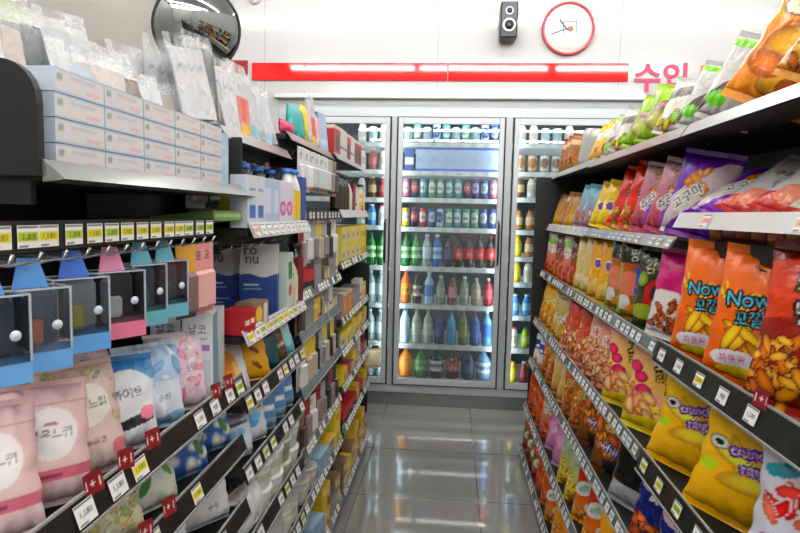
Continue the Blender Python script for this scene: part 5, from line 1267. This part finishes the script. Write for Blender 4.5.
# ---- bay 3
row(-1, 1.657, .545, 2.62, 1.98, ['c_bluebox', 'pk_slim', 'k_redyel', 'pk_slim', 'y_slim', 'sl_teal', 'sl_teal', 'pk_low'], 'top shelf, ' + B3, GR, 8, 10, 4)
def hangrow(xe, z, yf, yn, keys, where):
    n = len(keys)
    for i, k in enumerate(keys):
        y = yf - (yf - yn) * (i + .5) / n
        put(k, (-xe, y, z - TPL[k]['h']), (0, 0, R(90 - 10 + random.uniform(-8, 8))), '%s from cooler end, %s' % (NTH[i + 1], where), 'carded goods on hooks')
hangrow(.515, 1.615, 2.62, 1.98, ['h_brown', 'h_grey', 'h_green', 'h_white', 'h_green', 'h_white', 'h_white2', 'h_white2'], 'upper hooks, ' + B3)
hangrow(.515, 1.36, 2.62, 1.98, ['h_white2', 'h_black', 'h_grey', 'h_yellow', 'h_grey', 'h_white2', 'h_red'], 'lower hooks, ' + B3)
hangrow(.60, 1.55, 1.92, 1.32, ['h_white2', 'h_white', 'h_green', 'h_white2', 'h_green', 'h_white2'], 'upper hooks, ' + B2)
row(-1, 1.127, .50, 2.63, 1.97, ['c_whtall', 'c_grey', 'c_multi', 'd_dark', 'c_grey', 'c_blackred', 'd_dark'], 'shelf under hooks, ' + B3, GR, 0, 6, 3)
row(-1, .987, .50, 2.63, 1.97, ['c_multi', 'c_whtall', 'c_multi', 'h_brown', 'c_yelpk', 'c_grey', 'h_brown'], 'third shelf, ' + B3, GR, 0, 6, 3)
row(-1, .792, .49, 2.63, 1.97, ['h_black', 'h_yellow', 'h_black', 'h_yellow', 'h_grey', 'h_black', 'h_yellow', 'h_yellow', 'h_white2'], 'fourth shelf, ' + B3, 'carded goods standing', 0, 10, 8)
row(-1, .572, .49, 2.63, 1.97, ['h_black', 'h_red', 'h_black', 'h_grey', 'h_red', 'h_white2', 'h_red', 'h_brown'], 'fifth shelf, ' + B3, 'carded goods standing', 0, 10, 8)
row(-1, .382, .48, 2.63, 1.97, [('c_yelbox2', 2), ('c_ylow', 2), ('c_bluelow', 2), 'w_cup', 'w_cup'], 'sixth shelf, ' + B3, GR, 0, 6, 3)
row(-1, .102, .475, 2.63, 1.97, [('c_multi', 2), ('c_grey', 1), ('c_yelpk', 2), ('c_bluelow', 3), 'w_cup'], 'lowest shelf, ' + B3, GR, 0, 6, 3)
# ---- bay 4
row(-1, 1.662, .53, 3.46, 2.70, ['c_redposter', 'c_redposter', 'c_whtall', 'c_whtall', 'c_redposter', 'c_whtall', 'c_whtall', 'c_whtall', 'c_redposter'], 'top shelf, ' + B4, GR, 0, 5, 3)
row(-1, 1.407, .50, 3.46, 2.70, ['d_cream', 'c_yelpk', 'd_cream', 'c_whtall', 'c_darkred', 'd_cream', 'd_dark', 'd_dark', 'd_dark'], 'second shelf, ' + B4, GR, 0, 5, 3)
row(-1, 1.172, .495, 3.46, 2.70, [('c_yelbox2', 2), ('c_yelbox2', 2), ('c_yelbox', 2), ('c_yelbox', 2), ('c_yelbox', 2), ('c_yelbox', 2)], 'third shelf, ' + B4, GR, 0, 4, 2)
row(-1, .917, .49, 3.46, 2.70, ['c_yelpk', 'c_whtall', 'c_whtall', 'c_grey', 'c_grey', 'c_orange', 'c_orange', ], 'fourth shelf, ' + B4, GR, 0, 4, 2)
row(-1, .767, .485, 3.46, 2.70, ['c_yelpk', 'c_multi', 'c_yelpk', 'c_yelbox2', 'c_yelpk', 'c_yelbox', 'c_yelbox2', 'c_yelbox'], 'fifth shelf, ' + B4, GR, 0, 4, 2)
row(-1, .602, .48, 3.46, 2.70, ['c_multi', 'c_darkred', 'c_blackred', 'c_whtall', 'c_multi', 'c_yelpk', 'c_multi', 'c_redlong', 'c_yelbox2'], 'sixth shelf, ' + B4, GR, 0, 4, 2)
row(-1, .402, .475, 3.46, 2.70, ['c_yelpk', 'c_multi', 'c_blackred', 'c_yelpk', 'c_blackred', 'c_blackred', 'c_blackred'], 'seventh shelf, ' + B4, GR, 0, 4, 2)
row(-1, .102, .47, 3.46, 2.70, [('c_multi', 2), ('c_yelpk', 2), ('c_multi', 2), ('c_yelpk', 2), ('c_multi', 2), ('c_yelpk', 1), ('c_multi', 2)], 'lowest shelf, ' + B4, GR, 0, 4, 2)

cvs = Canvas(.12, .12, 14, (.86, .82, .66)); pillow('knot', cvs, .03, 'crumpled cream paper bag', 'bag', None, 'paper_bag', mat=M_PACK, crink=2.5)
put('knot', (-.452, 3.50, .47), (0, 0, R(30)), 'hanging at the goods rack end by the cooler', None)
# drop unused prototypes
for k, t in TPL.items():
    if not t['used']:
        print('UNUSED', k)
        for ch in list(t['root'].children): bpy.data.objects.remove(ch)
        bpy.data.objects.remove(t['root'])

# ------------------------------------------------------------------ light and view
def area(name, loc, size, power, rot=(0, 0, 0), col=(1, 1, 1)):
    l = bpy.data.lights.new(name, 'AREA'); l.shape = 'RECTANGLE'; l.size, l.size_y = size; l.energy = power; l.color = col
    o = bpy.data.objects.new(name, l); COL.objects.link(o); o.location = loc; o.rotation_euler = rot
    return o
wd = bpy.data.worlds.new('world'); scene.world = wd; wd.use_nodes = True
wd.node_tree.nodes['Background'].inputs[0].default_value = (.9, .95, 1, 1); wd.node_tree.nodes['Background'].inputs[1].default_value = .3
scene.cycles.max_bounces = 7; scene.cycles.diffuse_bounces = 3; scene.cycles.glossy_bounces = 4; scene.cycles.transparent_max_bounces = 16
scene.cycles.caustics_reflective = False; scene.cycles.caustics_refractive = False
scene.view_settings.view_transform = 'Standard'
scene.view_settings.look = 'None'
scene.view_settings.exposure = 0.0
